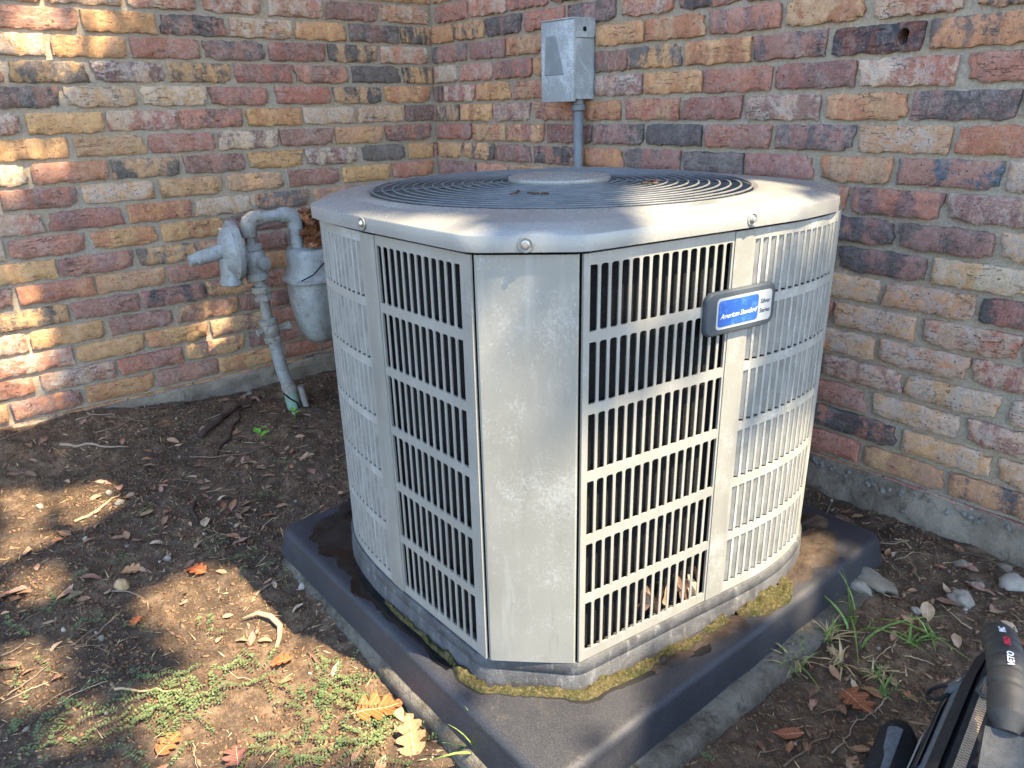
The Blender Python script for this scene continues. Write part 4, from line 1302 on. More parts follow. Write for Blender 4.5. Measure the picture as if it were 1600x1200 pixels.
patch('side_strip', m_lgray, [(.13, 0), (.2, 0), (.32, .002), (.42, .002)], [(.052, .102), (.0585, .08), (.063, .052)], .006)
patch('webbing', m_black, [(.06, 0), (.15, 0), (.25, .001), (.42, .002)], [(.037, .146), (.042, .131), (.046, .118)], .0065)
patch('edge_binding', m_black, [(.03, -.006), (.1, 0), (.2, .001), (.42, .003)], [(.002, .203), (.012, .194), (.020, .183)], .005)
# zip along the ridge
zt = patch('zipper', m_black, [(.02, 0), (.1, 0), (.2, 0), (.42, 0)], [(-.026, .212), (-.012, .2095), (-.002, .205)], .003)
mb = MB()
for i in range(64):
    u = .115 + i * .0048
    for sd in (-.0028, .0028):
        mb.box(bp(u + (0 if sd > 0 else .0024), -.013 + sd, .2145), (.0062, .0026, .0024), Matrix.Rotation(math.atan2(S_.y, S_.x), 3, 'Z'))
o = mb.build('zipper_teeth', m_zip, zt); tag(o, kind='stuff')
mb = MB(); mb.box(bp(.105, -.013, .218), (.013, .018, .007), Matrix.Rotation(math.atan2(S_.y, S_.x), 3, 'Z'), .002)
mb.tube([bp(.1, -.013, .222), bp(.106, -.013, .2255), bp(.114, -.013, .222)], .0016, 6)
pl = auto_smooth(mb.build('zipper_slider', m_screw, bag), 40)
mb = MB(); mb.tube([bp(.112, -.013, .224), bp(.122, -.006, .2225), bp(.15, -.003, .220), bp(.156, -.010, .219), bp(.155, -.018, .219), bp(.15, -.022, .220), bp(.122, -.02, .2225), bp(.112, -.013, .224)], .0028, 8)
mb.build('zipper_pull', m_rub, bag, True)
mb = MB(); mb.tube([bp(.03, -.012, .216), bp(.06, -.012, .219), bp(.1, -.013, .224)], .0028, 6); mb.build('pull_cord', m_black, bag, True)
def ring(name, c, R, r_, nrm, m, sq=1.0):
    nrm = Vector(nrm).normalized(); a = (Vector((0, 0, 1)) - nrm * nrm.z).normalized(); b = nrm.cross(a)
    mb = MB(); k = 22; pts = [Vector(c) + (a * math.cos(t) + b * math.sin(t) * sq) * R for t in np.linspace(0, 2 * math.pi, k + 1)]
    mb.tube(pts, r_, 8, False); return mb.build(name, m, bag, True)
ring('d_ring', bp(.085, .058, .140), .0165, .0026, S_ * .6 + Vector((0, 0, .8)), m_black)
ring('d_ring', bp(.27, .072, .115), .0175, .0026, S_ * .6 + Vector((0, 0, .8)), m_black)
mb = MB(); mb.box(bp(.078, .036, .158), (.03, .026, .004), Matrix.Rotation(math.atan2(S_.y, S_.x), 3, 'Z') @ Matrix.Rotation(math.radians(55), 3, 'Y'), .001); mb.build('ring_tab', m_gray, bag)
mb = MB(); mb.box(bp(.262, .048, .135), (.03, .026, .004), Matrix.Rotation(math.atan2(S_.y, S_.x), 3, 'Z') @ Matrix.Rotation(math.radians(55), 3, 'Y'), .001); mb.build('ring_tab', m_gray, bag)
mb = MB(); mb.lathe([(.006, 0), (.006, .001), (.003, .0016)], bp(.072, .033, .166), S_ * .8 + Vector((0, 0, .6)), 14); mb.build('rivet', m_screw, bag)
# small rolled pouch hanging on the near side
mb = MB(); mb.tube([bp(.105, .105, .05), bp(.11, .103, .056), bp(.125, .10, .06), bp(.2, .092, .062), bp(.26, .09, .062), bp(.265, .09, .061), bp(.263, .09, .061), bp(.24, .09, .061)], [.012, .022, .027, .029, .029, .027, .023, .018], 20)
po = auto_smooth(mb.build('side_pouch', m_black, bag), 60)
mb = MB(); rows = []
for i in range(8):
    u = .135 + .105 * i / 7; rows.append([bp(u, .0985 - .0085 * (u - .125) / .135 + .0302 * math.cos(a), .061 + .0302 * math.sin(a)) for a in np.radians([20, 40, 60, 80, 100])])
mb.loops(rows, False); mb.build('pouch_patch', m_gray, po, True)
# ribbed handle on its webbing
H0 = Vector((2.316, -.665, .235 + .005)) - B0; H1 = Vector((2.392, -.860, .245 + .01)) - B0
hx = (H0 - H1).normalized()
arc = []; rad = []
NR = 110
for i in range(NR + 1):
    f = i / NR; p = H1.lerp(H0, f) + Vector((0, 0, .028 * math.sin(math.pi * min(1, f)) ** .8 - .012 * (f > .9) * (f - .9) * 10))
    arc.append(p)
    e = min(1, .55 + f * 6, .45 + (1 - f) * 7)
    rad.append(.0215 * e * (1 - .10 * max(0, math.sin(f * 58)) ** 3 * (.15 < f < .95)))
mb = MB(); mb.tube(arc, rad, 24); hd = auto_smooth(mb.build('handle', m_rub, bag), 60)
cam_l = Vector(CAM_LOC) - B0
def on_handle(f, lift=.0225, roll=0.0):
    p = arc[int(f * NR)]; tdir = (arc[min(NR, int(f * NR) + 3)] - arc[max(0, int(f * NR) - 3)]).normalized()
    v = (cam_l - p); v = (v - tdir * v.dot(tdir)).normalized()
    v = Matrix.Rotation(roll, 3, tdir) @ v
    M = Matrix((tdir, v.cross(tdir), v)).transposed().to_4x4(); M.translation = p + v * lift; return M
for body, f, m in (('VETO', .40, m_white), ('PRO', .565, m_red), ('PAC', .715, m_white)):
    o = text(body, .0104, (0, 0, 0), m, bag, 0, 0, 'lettering', .00022, 1.0)
    o.matrix_basis = on_handle(f, .0224, .26)
mb = MB(); rows = []
for i in range(9):
    f = i / 8; p = H1.lerp(H1 + Vector((.03, -.10, -.13)), f) + Vector((0, 0, .02 * math.sin(f * 3)))
    rows.append([p + hx.cross(Vector((0, 0, 1))) * w for w in (-.022, -.008, .008, .022)])
mb.loops(rows, False); mb.build('handle_webbing', m_mesh, bag, True)
mb = MB(); mb.tube([H0 + Vector((0, .0, -.005)), H0 + Vector((.004, .02, -.04)), H0 + Vector((.002, .02, -.07))], [.016, .014, .014], 10, True, .5); mb.build('handle_anchor', m_black, bag, True)

# ------------------------------------------------------------------ plants, leaves, twigs, stones
OAK_LEAVES = [
 (1.62, -1.279, 0.085, 20, 'o', 'big orange oak leaf with holes lying on the green weeds beside the pad'),
 (1.72, -1.269, 0.075, 100, 't', "pale orange oak leaf standing on its stem at the pad's front edge"),
 (1.479, -1.578, 0.05, 70, 'o', 'orange oak leaf lying flat on sunlit soil at the bottom left'),
 (1.574, -1.5, 0.06, 120, 'r', 'reddish pink oak leaf among weeds at the bottom edge'),
 (1.034, -1.386, 0.055, 160, 'o', "split orange oak leaf on bare soil at the shadow's edge"),
 (1.424, -1.363, 0.045, 10, 'o', 'ragged orange oak leaf beside the pale curled root'),
 (2.145, -0.656, 0.07, -70, 'b', 'russet oak leaf on the soil beside the tool bag'),
 (2.106, -0.798, 0.06, 175, 'b', "brown oval leaf lying on the dark soil near the slab's front edge"),
 (2.152, -0.019, 0.05, 0, 'o', 'orange brown leaf against the foot of the right brick wall'),
 (1.124, -1.537, 0.035, 95, 'o', 'small yellowish oak leaf on soil left of the big green weed patch'),
 (0.924, -1.497, 0.05, 10, 't', 'crumpled tan leaf beside the pale triangular stone'),
]
DRY_LEAVES = [
 (0.675, -1.661, 0.05, 120),
 (0.854, -1.689, 0.035, 30),
 (0.84, -1.705, 0.05, 200),
 (0.883, -1.705, 0.05, 100),
 (0.837, -1.725, 0.06, 60),
 (0.907, -1.57, 0.05, 20),
 (1.102, -1.673, 0.03, 50),
 (1.225, -1.389, 0.025, 10),
 (1.317, -1.395, 0.028, 0),
 (1.289, -1.428, 0.022, 80),
 (1.346, -1.361, 0.03, 0),
 (2.119, -0.464, 0.03, 60),
 (2.2, -0.578, 0.035, -60),
 (1.5, -1.292, 0.03, 80),
 (1.643, -1.251, 0.05, -50),
 (1.724, -1.33, 0.04, 80),
 (1.681, -1.346, 0.04, 70),
 (1.191, -1.218, 0.035, 70),
 (1.301, -1.275, 0.03, 40),
 (0.548, -1.248, 0.035, 10),
 (0.465, -1.284, 0.03, 40),
 (0.552, -1.325, 0.03, 0),
 (0.629, -1.239, 0.03, 20),
 (0.513, -1.127, 0.03, 30),
 (0.205, -1.395, 0.03, 60),
 (0.316, -1.302, 0.03, 0),
 (0.339, -1.217, 0.03, 10),
 (0.145, -1.532, 0.04, 90),
 (0.257, -1.632, 0.035, 20),
 (0.226, -1.58, 0.03, 0),
 (0.87, -1.124, 0.035, 5),
 (0.988, -1.175, 0.03, 10),
 (0.454, -1.116, 0.025, 20),
 (0.572, -1.103, 0.03, 30),
 (0.431, -0.893, 0.03, 10),
 (0.371, -0.821, 0.03, 0),
 (0.399, -0.812, 0.03, 20),
 (0.602, -1.566, 0.03, 0),
 (0.737, -1.543, 0.03, 30),
 (0.685, -1.601, 0.03, 50),
 (0.799, -1.452, 0.03, 20),
 (0.916, -1.42, 0.03, 60),
 (1.835, -0.098, 0.03, 0),
 (1.863, -0.09, 0.03, 10),
 (2.142, -0.282, 0.045, -20),
 (2.121, -0.132, 0.03, 20),
 (2.099, -0.707, 0.03, 60),
 (0.364, -1.317, 0.03, 10),
 (0.931, -1.618, 0.03, 0),
 (0.776, -1.654, 0.03, 120),
 (1.007, -1.672, 0.03, 20),
 (1.202, -1.687, 0.03, 0),
 (1.096, -1.748, 0.05, 20),
]
STONES = [
 (2.205, -0.122, 0.035),
 (2.155, -0.252, 0.03),
 (2.159, -0.177, 0.014),
 (2.013, -0.334, 0.045),
 (2.011, -0.369, 0.03),
 (2.171, -0.064, 0.016),
 (0.967, -1.526, 0.022),
 (0.918, -1.418, 0.012),
 (0.483, -1.446, 0.009),
 (0.575, -1.44, 0.012),
 (0.453, -1.602, 0.014),
 (0.716, -1.546, 0.009),
 (0.086, -0.903, 0.016),
 (1.051, -1.651, 0.008),
 (1.133, -1.599, 0.008),
 (2.108, -0.13, 0.012),
 (2.114, -0.359, 0.012),
 (2.031, -0.52, 0.01),
 (1.229, -1.228, 0.012),
]
TWIGS = [
 (0.184, -1.499, 0.265, -1.341),
 (0.456, -1.145, 0.156, -0.896),
 (0.328, -1.156, 0.23, -0.989),
 (0.595, -1.551, 0.514, -1.421),
 (1.203, -1.323, 1.179, -1.25),
 (1.31, -1.617, 1.373, -1.523),
 (1.126, -1.648, 1.097, -1.597),
 (0.41, -1.204, 0.513, -1.011),
 (1.047, -1.757, 1.044, -1.715),
 (0.973, -1.553, 1.052, -1.503),
 (1.897, -0.748, 1.886, -0.621),
 (2.044, -0.567, 2.113, -0.606),
 (2.001, -0.191, 2.083, -0.132),
 (2.051, -0.086, 2.153, -0.049),
 (1.953, -0.181, 2.0, -0.128),
 (2.143, -0.398, 2.155, -0.327),
 (0.665, -1.2, 0.533, -1.116),
 (0.702, -1.288, 0.806, -1.313),
 (0.065, -1.432, 0.073, -1.326),
 (0.097, -1.634, 0.041, -1.529),
 (2.174, -0.782, 2.162, -0.678),
 (2.138, -0.86, 2.155, -0.747),
 (1.54, -1.216, 1.649, -1.176),
 (1.581, -1.213, 1.69, -1.191),
 (1.339, -1.245, 1.317, -1.176),
 (2.07, -0.41, 2.131, -0.425),
 (1.812, -0.162, 1.788, -0.073),
 (1.359, -1.295, 1.339, -1.245),
 (0.067, -1.249, 0.039, -0.997),
 (0.164, -1.402, 0.11, -1.183),
 (1.974, -0.148, 2.0, -0.128),
 (1.178, -1.762, 1.147, -1.688),
 (1.251, -1.666, 1.258, -1.725),
 (2.083, -0.525, 2.049, -0.433),
 (2.175, -0.604, 2.162, -0.698),
 (2.213, -0.317, 2.271, -0.265),
 (1.423, -1.312, 1.51, -1.304),
 (1.686, -1.24, 1.772, -1.235),
 (0.292, -0.64, 0.338, -0.76),
 (-0.088, -1.475, 0.094, -1.421),
]
WEED_PATCHES = [
 (1.376, -1.507, 0.12, 0.08, 900),
 (1.424, -1.549, 0.1, 0.05, 500),
 (1.393, -1.586, 0.07, 0.04, 250),
 (1.306, -1.732, 0.13, 0.09, 450),
 (1.397, -1.702, 0.1, 0.05, 250),
 (1.524, -1.286, 0.06, 0.09, 500),
 (1.659, -1.334, 0.13, 0.06, 700),
 (1.605, -1.442, 0.08, 0.05, 350),
 (1.548, -1.371, 0.07, 0.05, 250),
 (1.163, -1.25, 0.09, 0.05, 160),
 (1.078, -1.274, 0.05, 0.04, 100),
 (0.945, -1.328, 0.06, 0.03, 110),
 (0.715, -1.416, 0.04, 0.03, 90),
 (1.11, -1.719, 0.06, 0.04, 160),
 (0.986, -1.651, 0.05, 0.04, 120),
 (1.093, -1.602, 0.06, 0.04, 140),
 (0.782, -1.122, 0.05, 0.06, 90),
 (0.66, -1.034, 0.03, 0.03, 50),
 (0.482, -0.978, 0.03, 0.02, 30),
 (2.038, -0.935, 0.03, 0.02, 50),
 (1.728, -1.23, 0.05, 0.04, 110),
 (0.889, -1.598, 0.03, 0.03, 40),
 (0.875, -1.505, 0.03, 0.03, 50),
 (1.523, -1.335, 0.05, 0.04, 200),
 (0.983, -1.729, 0.05, 0.03, 80),
 (2.172, -0.587, 0.04, 0.03, 60),
 (1.244, -1.429, 0.03, 0.05, 80),
 (1.41, -1.405, 0.05, 0.04, 200),
]
GRASS_TUFTS = [
 (2.05, -0.473, 0.17, 9, 'g'),
 (2.031, -0.654, 0.075, 56, 'd'),
 (2.036, -0.552, 0.055, 30, 'd'),
 (2.15, -0.455, 0.05, 16, 'g'),
 (2.147, -0.571, 0.042, 30, 'd'),
 (2.166, -0.412, 0.05, 10, 'g'),
 (2.083, -0.594, 0.05, 16, 'd'),
 (1.834, -1.199, 0.12, 7, 'b'),
 (2.168, -0.601, 0.04, 10, 'g'),
]
CANOPY_GAPS = [  # leaf-free openings, laid out along sun rays from the patches to be lit
 [(3.785, -0.599), (3.773, -0.455), (3.979, -0.378), (4.142, -0.397), (4.211, -0.325), (4.383, -0.319), (4.534, -0.356), (4.388, -0.535), (4.265, -0.691), (4.108, -0.708), (4.066, -0.655), (4.117, -0.582), (3.973, -0.595)],
 [(3.458, -0.795), (3.546, -0.732), (3.667, -0.734), (3.658, -0.808)],
 [(4.046, -0.803), (4.073, -0.75), (4.145, -0.746), (4.14, -0.801)],
 [(3.147, -0.653), (3.14, -0.525), (3.339, -0.539), (3.385, -0.651)],
 [(3.04, -0.768), (3.116, -0.693), (3.415, -0.724), (3.438, -0.817)],
 [(3.772, -0.854), (3.8, -0.795), (3.958, -0.768), (4.008, -0.825), (3.929, -0.872)],
 [(2.443, -0.805), (2.465, -0.653), (2.566, -0.577), (2.698, -0.575), (2.734, -0.706), (2.713, -0.832)],
 [(2.671, -0.22), (2.609, -0.179), (2.571, -0.083), (2.599, -0.049), (2.675, -0.135)],
 [(2.103, -0.744), (2.065, -0.595), (2.025, -0.469), (2.038, -0.361), (2.113, -0.371), (2.175, -0.507), (2.184, -0.751)],
 [(2.278, -0.746), (2.273, -0.561), (2.314, -0.513), (2.336, -0.675), (2.323, -0.75)],
 [(4.313, -0.335), (4.317, -0.308), (4.374, -0.258), (4.426, -0.217), (4.601, -0.157), (4.479, -0.287)],
 [(4.262, -0.325), (4.272, -0.3), (4.342, -0.264), (4.374, -0.263), (4.314, -0.309)],
 [(4.41, -0.242), (4.342, -0.196), (4.351, -0.078), (4.396, 0.019), (4.515, 0.116), (4.666, 0.172), (4.589, -0.18)],
 [(4.234, -0.051), (4.244, 0.028), (4.389, 0.083), (4.622, 0.165), (4.608, 0.106), (4.371, 0.007)],
 [(4.463, 0.087), (4.434, 0.225), (4.458, 0.401), (4.684, 0.556), (4.633, 0.149)],
 [(4.251, 0.009), (4.251, 0.255), (4.281, 0.28), (4.277, 0.026)],
 [(4.008, -0.016), (4.002, 0.152), (4.063, 0.258), (4.163, 0.236), (4.279, 0.014), (4.287, -0.126), (4.262, -0.224), (4.14, -0.17)],
 [(4.214, -0.152), (4.247, 0.109), (4.265, 0.12), (4.233, -0.132)],
 [(4.489, -0.293), (4.569, -0.18), (4.584, -0.085), (4.668, -0.091), (4.702, -0.146), (4.738, -0.21), (4.816, -0.326), (4.743, -0.41), (4.573, -0.385)],
 [(4.645, 0.229), (4.629, 0.397), (4.671, 0.445), (4.72, 0.287), (4.687, 0.194)],
 [(4.976, -0.054), (4.964, 0.069), (4.977, 0.118), (5.006, -0.019)],
 [(4.951, 0.06), (4.974, 0.121), (5.029, -0.054), (5.011, -0.074)],
]
LC = {'o': lin(164, 86, 42), 't': lin(168, 122, 80), 'r': lin(118, 76, 64), 'b': lin(130, 74, 44)}
DRY = [lin(154, 118, 88), lin(130, 95, 70), lin(168, 136, 104), lin(108, 78, 58), lin(180, 154, 124), lin(146, 98, 68), lin(152, 114, 96)]


def leaf_mesh(name, lobes, seed, n=None):
    """unit-length leaf along +X, folded along the midrib, curled and thin"""
    r = random.Random(seed); n = n or (34 if lobes else 8)
    rows = []
    curl = r.uniform(-.5, .5); fold = r.uniform(.1, .5); tw = r.uniform(-.5, .5)
    for i in range(n + 1):
        t = i / n
        if lobes:
            env = .34 * math.sin(math.pi * min(1, t * .98 + .02)) ** .6 if t > .12 else .012
            if t > .12: env = env * (.30 + .70 * abs(math.sin((t - .12) / .88 * math.pi * 3.5)) ** .7) + .01
            sh = .05 * abs(math.sin((t - .12) / .88 * math.pi * 3.5))
        else:
            env = r.uniform(.92, 1.08) * .21 * math.sin(math.pi * (t ** .85)) ** .8 + .006; sh = 0
        z0 = curl * .35 * (t - .5) ** 2 * 2 + .02 * math.sin(t * 9 + seed)
        row = []
        for j, s_ in enumerate((-1, -.5, 0, .5, 1)):
            w = env * s_ * (r.uniform(.96, 1.04) if lobes else 1)
            row.append(Vector((t - .5 + sh * abs(s_), w, z0 + abs(w) * fold + tw * w * (t - .5) + (r.uniform(-.012, .012) if abs(s_) > .4 else 0))))
        rows.append(row)
    mb = MB(); mb.loops(rows, False)
    me = bpy.data.meshes.new(name); me.from_pydata(mb.v, [], mb.f); me.materials.append(m_leaf)
    me.polygons.foreach_set('use_smooth', [True] * len(me.polygons)); me.update(); return me


OAKS = [leaf_mesh('oak_leaf', True, 30 + i) for i in range(6)]
LEAVES = [leaf_mesh('fallen_leaf', False, 60 + i) for i in range(10)]


def ground_normal(x, y):
    e = .02
    return Vector((gz(x - e, y) - gz(x + e, y), gz(x, y - e) - gz(x, y + e), 2 * e)).normalized()


def lay(o, x, y, size, rot, lift=.004, tilt=.2, r=rnd):
    nrm = (ground_normal(x, y) + Vector((r.uniform(-tilt, tilt), r.uniform(-tilt, tilt), 0))).normalized()
    xa = Vector((math.cos(rot), math.sin(rot), 0)); xa = (xa - nrm * xa.dot(nrm)).normalized()
    M = Matrix((xa, nrm.cross(xa), nrm)).transposed().to_4x4()
    M.translation = (x, y, gz(x, y) + lift)
    o.matrix_basis = M @ Matrix.Diagonal((size, size, size, 1))


VIEW = math.atan2(U_.y, U_.x)
for i, (x, y, s, a, c, lab) in enumerate(OAK_LEAVES):
    oval = 'oval' in lab
    o = inst('oak_leaf' if not oval else 'fallen_leaf', LEAVES[2] if oval else OAKS[i % 6])
    lay(o, x, y, s * (1.0 if not oval else .85), VIEW - math.pi / 2 + math.radians(a), .008, .2)
    if 'standing' in lab: o.matrix_basis = o.matrix_basis @ Matrix.Rotation(math.radians(-25), 4, 'Y')
    o.color = LC[c]; tag(o, lab, 'leaf')
r = random.Random(21)
DRYN = ['light brown', 'brown', 'tan', 'dark brown', 'pale', 'rusty brown', 'pinkish brown']


def place_of(x, y):
    if x < .45 and y < -.95: return 'along the foot of the left brick wall'
    if x < 1.0 and y > -.95: return 'near the gas riser'
    if x < 2.0 and y < -1.35: return 'among the weeds in front of the pad'
    if x < 1.3: return 'on the bare soil left of the pad'
    if y > -.35: return 'along the foot of the right brick wall'
    return 'between the pad and the tool bag'


def leaf_tag(o, x, y, r):
    i = r.randrange(7); o.color = DRY[i]; p = place_of(x, y)
    tag(o, f'small {DRYN[i]} dry leaf lying {p}', 'leaf', f'{DRYN[i]} dry leaves {p}')


for x, y, s, a in DRY_LEAVES:
    o = inst('fallen_leaf', r.choice(LEAVES)); lay(o, x, y, s * .95, VIEW - math.pi / 2 + math.radians(a), .006, .3, r)
    leaf_tag(o, x, y, r)


def soil_pt(r, zone):
    while True:
        if zone == 0: x, y = r.uniform(.05, 1.0), r.uniform(-1.6, -.55)
        elif zone == 1: x, y = r.uniform(.1, 1.6), r.uniform(-1.95, -1.2)
        elif zone == 2: x, y = r.uniform(1.75, 2.4), r.uniform(-.95, -.06)
        else: x, y = r.gauss(.62, .16), r.gauss(-1.12, .12)
        if 1.05 < x < 2.06 and -1.26 < y < -.28: continue
        if 2.02 < x < 2.06 and y < -.3: continue
        if x < .05 or y > -.04: continue
        return x, y


for i in range(238):
    x, y = soil_pt(r, r.choice([0, 0, 1, 1, 2, 2, 3]))
    o = inst('fallen_leaf', r.choice(LEAVES)); lay(o, x, y, r.uniform(.016, .042 if i % 3 else .056), r.uniform(0, 6.28), .004, .35, r)
    leaf_tag(o, x, y, r)
# dry leaves caught in the cabinet, on the fan guard and behind the meter
for i in range(9):
    t = 1.9 + i * .26 + r.uniform(-.1, .1)
    o = inst('fallen_leaf', r.choice(LEAVES)); q = RIGHT.P(t, -.17, -16.3 + r.uniform(.3, .75)) + AC0
    o.matrix_basis = Matrix.Translation(q) @ Matrix.Rotation(r.uniform(0, 6), 4, 'Z') @ Matrix.Rotation(r.uniform(-1.9, -1.2), 4, 'Y') @ Matrix.Scale(r.uniform(.03, .055), 4)
    o.color = r.choice(DRY[2:]); tag(o, 'dry leaf caught behind the lowest slots of the right louvred side', 'leaf', 'leaves caught inside the cabinet')
for i in range(34):
    o = inst('oak_leaf', r.choice(OAKS)); q = W(4.2 + r.uniform(-.4, .9), -10.15 + r.gauss(0, .32), -10.2 + 1.5 * r.random() ** 1.5)
    o.matrix_basis = Matrix.Translation(q) @ Matrix.Rotation(r.uniform(0, 6), 4, 'Z') @ Matrix.Rotation(r.uniform(-.9, .9), 4, 'Y') @ Matrix.Rotation(r.uniform(-.9, .9), 4, 'X') @ Matrix.Scale(r.uniform(.055, .09), 4)
    o.color = r.choice([lin(150, 96, 58), lin(128, 80, 50), lin(164, 112, 72)]); tag(o, 'brown oak leaf in the heap on top of the gas meter', 'leaf', 'oak leaves heaped on the gas meter')


def twig(pa, pb, rad, name='twig', bend=.12, c=lin(112, 92, 74), kids=0, r=r, lift=.004):
    a = Vector((pa[0], pa[1], gz(*pa) + lift)); b = Vector((pb[0], pb[1], gz(*pb) + lift)); d = b - a; k = 9
    side = Vector((-d.y, d.x, 0)) * r.uniform(-bend, bend)
    pts = []
    for i in range(k):
        f = i / (k - 1); p = a.lerp(b, f) + side * math.sin(f * math.pi) + d.length * .03 * Vector((r.uniform(-1, 1), r.uniform(-1, 1), 0))
        p.z = max(p.z, gz(p.x, p.y) + rad * .6) + r.uniform(0, .002); pts.append(p)
    mb = MB(); c0 = pts[0].copy(); mb.tube([p - c0 for p in pts], [rad * (1 - .55 * i / (k - 1)) for i in range(k)], 6)
    o = mb.build(name, m_twig, None, True, c0); o.color = c; return o


TG = 'thin twigs scattered on the soil'
big = {0: ('grey stick lying on the soil parallel to the left wall', .005), 1: ('thick dark root curving away from the gas riser', .006), 2: ('dark broken branch stub beside the root near the left wall', .013),
       3: ('sunlit pale stick crossing the bright patch of soil at the left', .004), 4: ('pale straight twig pointing at the pad across the shadow edge', .003), 5: ('long straw coloured twig in front of the green weed patch', .0025),
       7: ('long dark twig lying across litter by the left wall', .003), 17: ('thick dark stick at the foot of the right wall', .007)}
for i, (x0, y0, x1, y1) in enumerate(TWIGS):
    rad = big[i][1] if i in big else r.uniform(.0012, .0024)
    c = r.choice([lin(112, 92, 74), lin(92, 74, 60), lin(150, 130, 108), lin(128, 110, 90)])
    if i in (1, 2, 17): c = lin(66, 50, 42)
    if i in (3, 5): c = lin(178, 150, 112)
    o = twig((x0, y0), (x1, y1), rad, c=c)
    if i in big: tag(o, big[i][0], 'stick')
    else: tag(o, f'thin dry twig lying {place_of(x0, y0)}', 'twig', f'thin twigs {place_of(x0, y0)}')
for i in range(90):
    x, y = soil_pt(r, r.choice([0, 1, 1, 2, 2, 2])); a = r.uniform(0, 6.28); l = r.uniform(.03, .11)
    o = twig((x, y), (x + l * math.cos(a), y + l * math.sin(a)), r.uniform(.0007, .0014), c=r.choice([lin(150, 128, 100), lin(120, 98, 76), lin(176, 156, 124)]))
    tag(o, f'thin dry twig lying {place_of(x, y)}', 'twig', f'thin twigs {place_of(x, y)}')
# the pale curled root by the pad's left side
cr = [(1.262, -1.372), (1.275, -1.345), (1.297, -1.328), (1.325, -1.322), (1.35, -1.335), (1.375, -1.352)]
mb = MB(); c0 = Vector((*cr[0], gz(*cr[0]))); mb.tube([Vector((x, y, gz(x, y) + .008 + .006 * math.sin(i))) - c0 for i, (x, y) in enumerate(cr)], [.002, .0045, .0058, .0058, .0045, .003], 8)
o = mb.build('root', m_twig, None, True, c0); o.color = lin(166, 144, 108); tag(o, 'pale curled root lying in straw beside the pad', 'root')

SG = 'small pale stones on the soil'
for i, (x, y, s) in enumerate(STONES):
    mb = MB(); rock(mb, (0, 0, 0), s, r, (1, .8, .6), 3); 
    o = mb.build('stone', m_stone, None, True, (x, y, gz(x, y) + s * .15)); o.color = r.choice([lin(140, 132, 118), lin(122, 113, 98), lin(156, 148, 134)])
    lab = {0: 'large rough grey stone at the right edge by the brick wall', 1: 'flat layered grey stone lying on dark soil at the right', 2: 'small white stone between the right wall and the bag', 3: 'big pale stone at the right corner of the black pad',
           4: 'grey rock half hidden under the right end of the pad', 6: 'triangular tan stone on the soil at the left', 8: 'small white stone beside the sunlit stick'}.get(i)
    if i == 6: o.color = lin(176, 146, 108)
    if lab: tag(o, lab, 'stone')
    else: tag(o, f'small pale stone {place_of(x, y)}', 'stone', f'small stones {place_of(x, y)}')
for i in range(45):
    x, y = soil_pt(r, r.choice([0, 1, 2, 2])); s = r.uniform(.003, .007)
    mb = MB(); rock(mb, (0, 0, 0), s, r, (1, .8, .7), 2); o = mb.build('stone', m_stone, None, True, (x, y, gz(x, y) + s * .2)); o.color = r.choice([lin(134, 124, 110), lin(160, 150, 136)])
    tag(o, f'tiny pale pebble {place_of(x, y)}', 'pebble', f'tiny pebbles {place_of(x, y)}')


# soil crumbs and mulch: nobody could count them
def crumbs(name, m, n, smin, smax, seed, flat=1.0, stretch=1.0, label=None):
    rs = np.random.RandomState(seed)
    base = np.array([(1, 0, 0), (-1, 0, 0), (0, 1, 0), (0, -1, 0), (0, 0, 1), (0, 0, -1)], float)
    tri = np.array([(0, 2, 4), (2, 1, 4), (1, 3, 4), (3, 0, 4), (2, 0, 5), (1, 2, 5), (3, 1, 5), (0, 3, 5)])
    x = rs.uniform(.03, 2.5, n * 2); y = rs.uniform(-2.0, -.02, n * 2)
    keep = ~((x > 1.1) & (x < 2.02) & (y > -1.22) & (y < -.3)); x, y = x[keep][:n], y[keep][:n]; n = len(x)
    dens = fbm(x, y, 9, 3, seed) > rs.uniform(-.6, .25, n); x, y = x[dens], y[dens]; n = len(x)
    s = smin + (smax - smin) * rs.power(.45, n)[:, None]
    v = base[None] * rs.uniform(.55, 1.2, (n, 6, 1)) * np.array([stretch, 1, flat]) * s[:, :, None]
    a = rs.uniform(0, 6.28, n); c, si = np.cos(a)[:, None], np.sin(a)[:, None]
    b = rs.normal(0, .3, n)[:, None]
    vx = v[:, :, 0] * c - v[:, :, 1] * si; vy = v[:, :, 0] * si + v[:, :, 1] * c; vz = v[:, :, 2] + v[:, :, 0] * b
    z = ground_h(x, y)
    P_ = np.stack([vx + x[:, None], vy + y[:, None], vz + (z + s[:, 0] * .25 * flat)[:, None]], 2).reshape(-1, 3)
    F = (tri[None] + (np.arange(n) * 6)[:, None, None]).reshape(-1, 3)
    me = bpy.data.meshes.new(name); me.vertices.add(len(P_)); me.vertices.foreach_set('co', P_.astype(np.float32).ravel())
    me.loops.add(F.size); me.loops.foreach_set('vertex_index', F.astype(np.int32).ravel())
    me.polygons.add(len(F)); me.polygons.foreach_set('loop_start', (np.arange(len(F)) * 3).astype(np.int32)); me.update(calc_edges=True)
    me.materials.append(m); o = link(bpy.data.objects.new(name, me)); tag(o, label, kind='stuff'); return o


crumbs('soil_crumbs', m_crumb, 60000, .0010, .0062, 4, .8, 1.0, 'loose dark crumbs of soil')
crumbs('mulch', m_mulch, 9000, .0016, .0055, 8, .25, 3.2, 'bits of bark and chaff in the soil')
crumbs('straw', m_straw, 3200, .0009, .0022, 12, .35, 11.0, 'short bits of straw in the soil')
crumbs('dead_grass', m_straw, 900, .0008, .0014, 31, .5, 26.0, 'dead grass stems strewn over the soil')


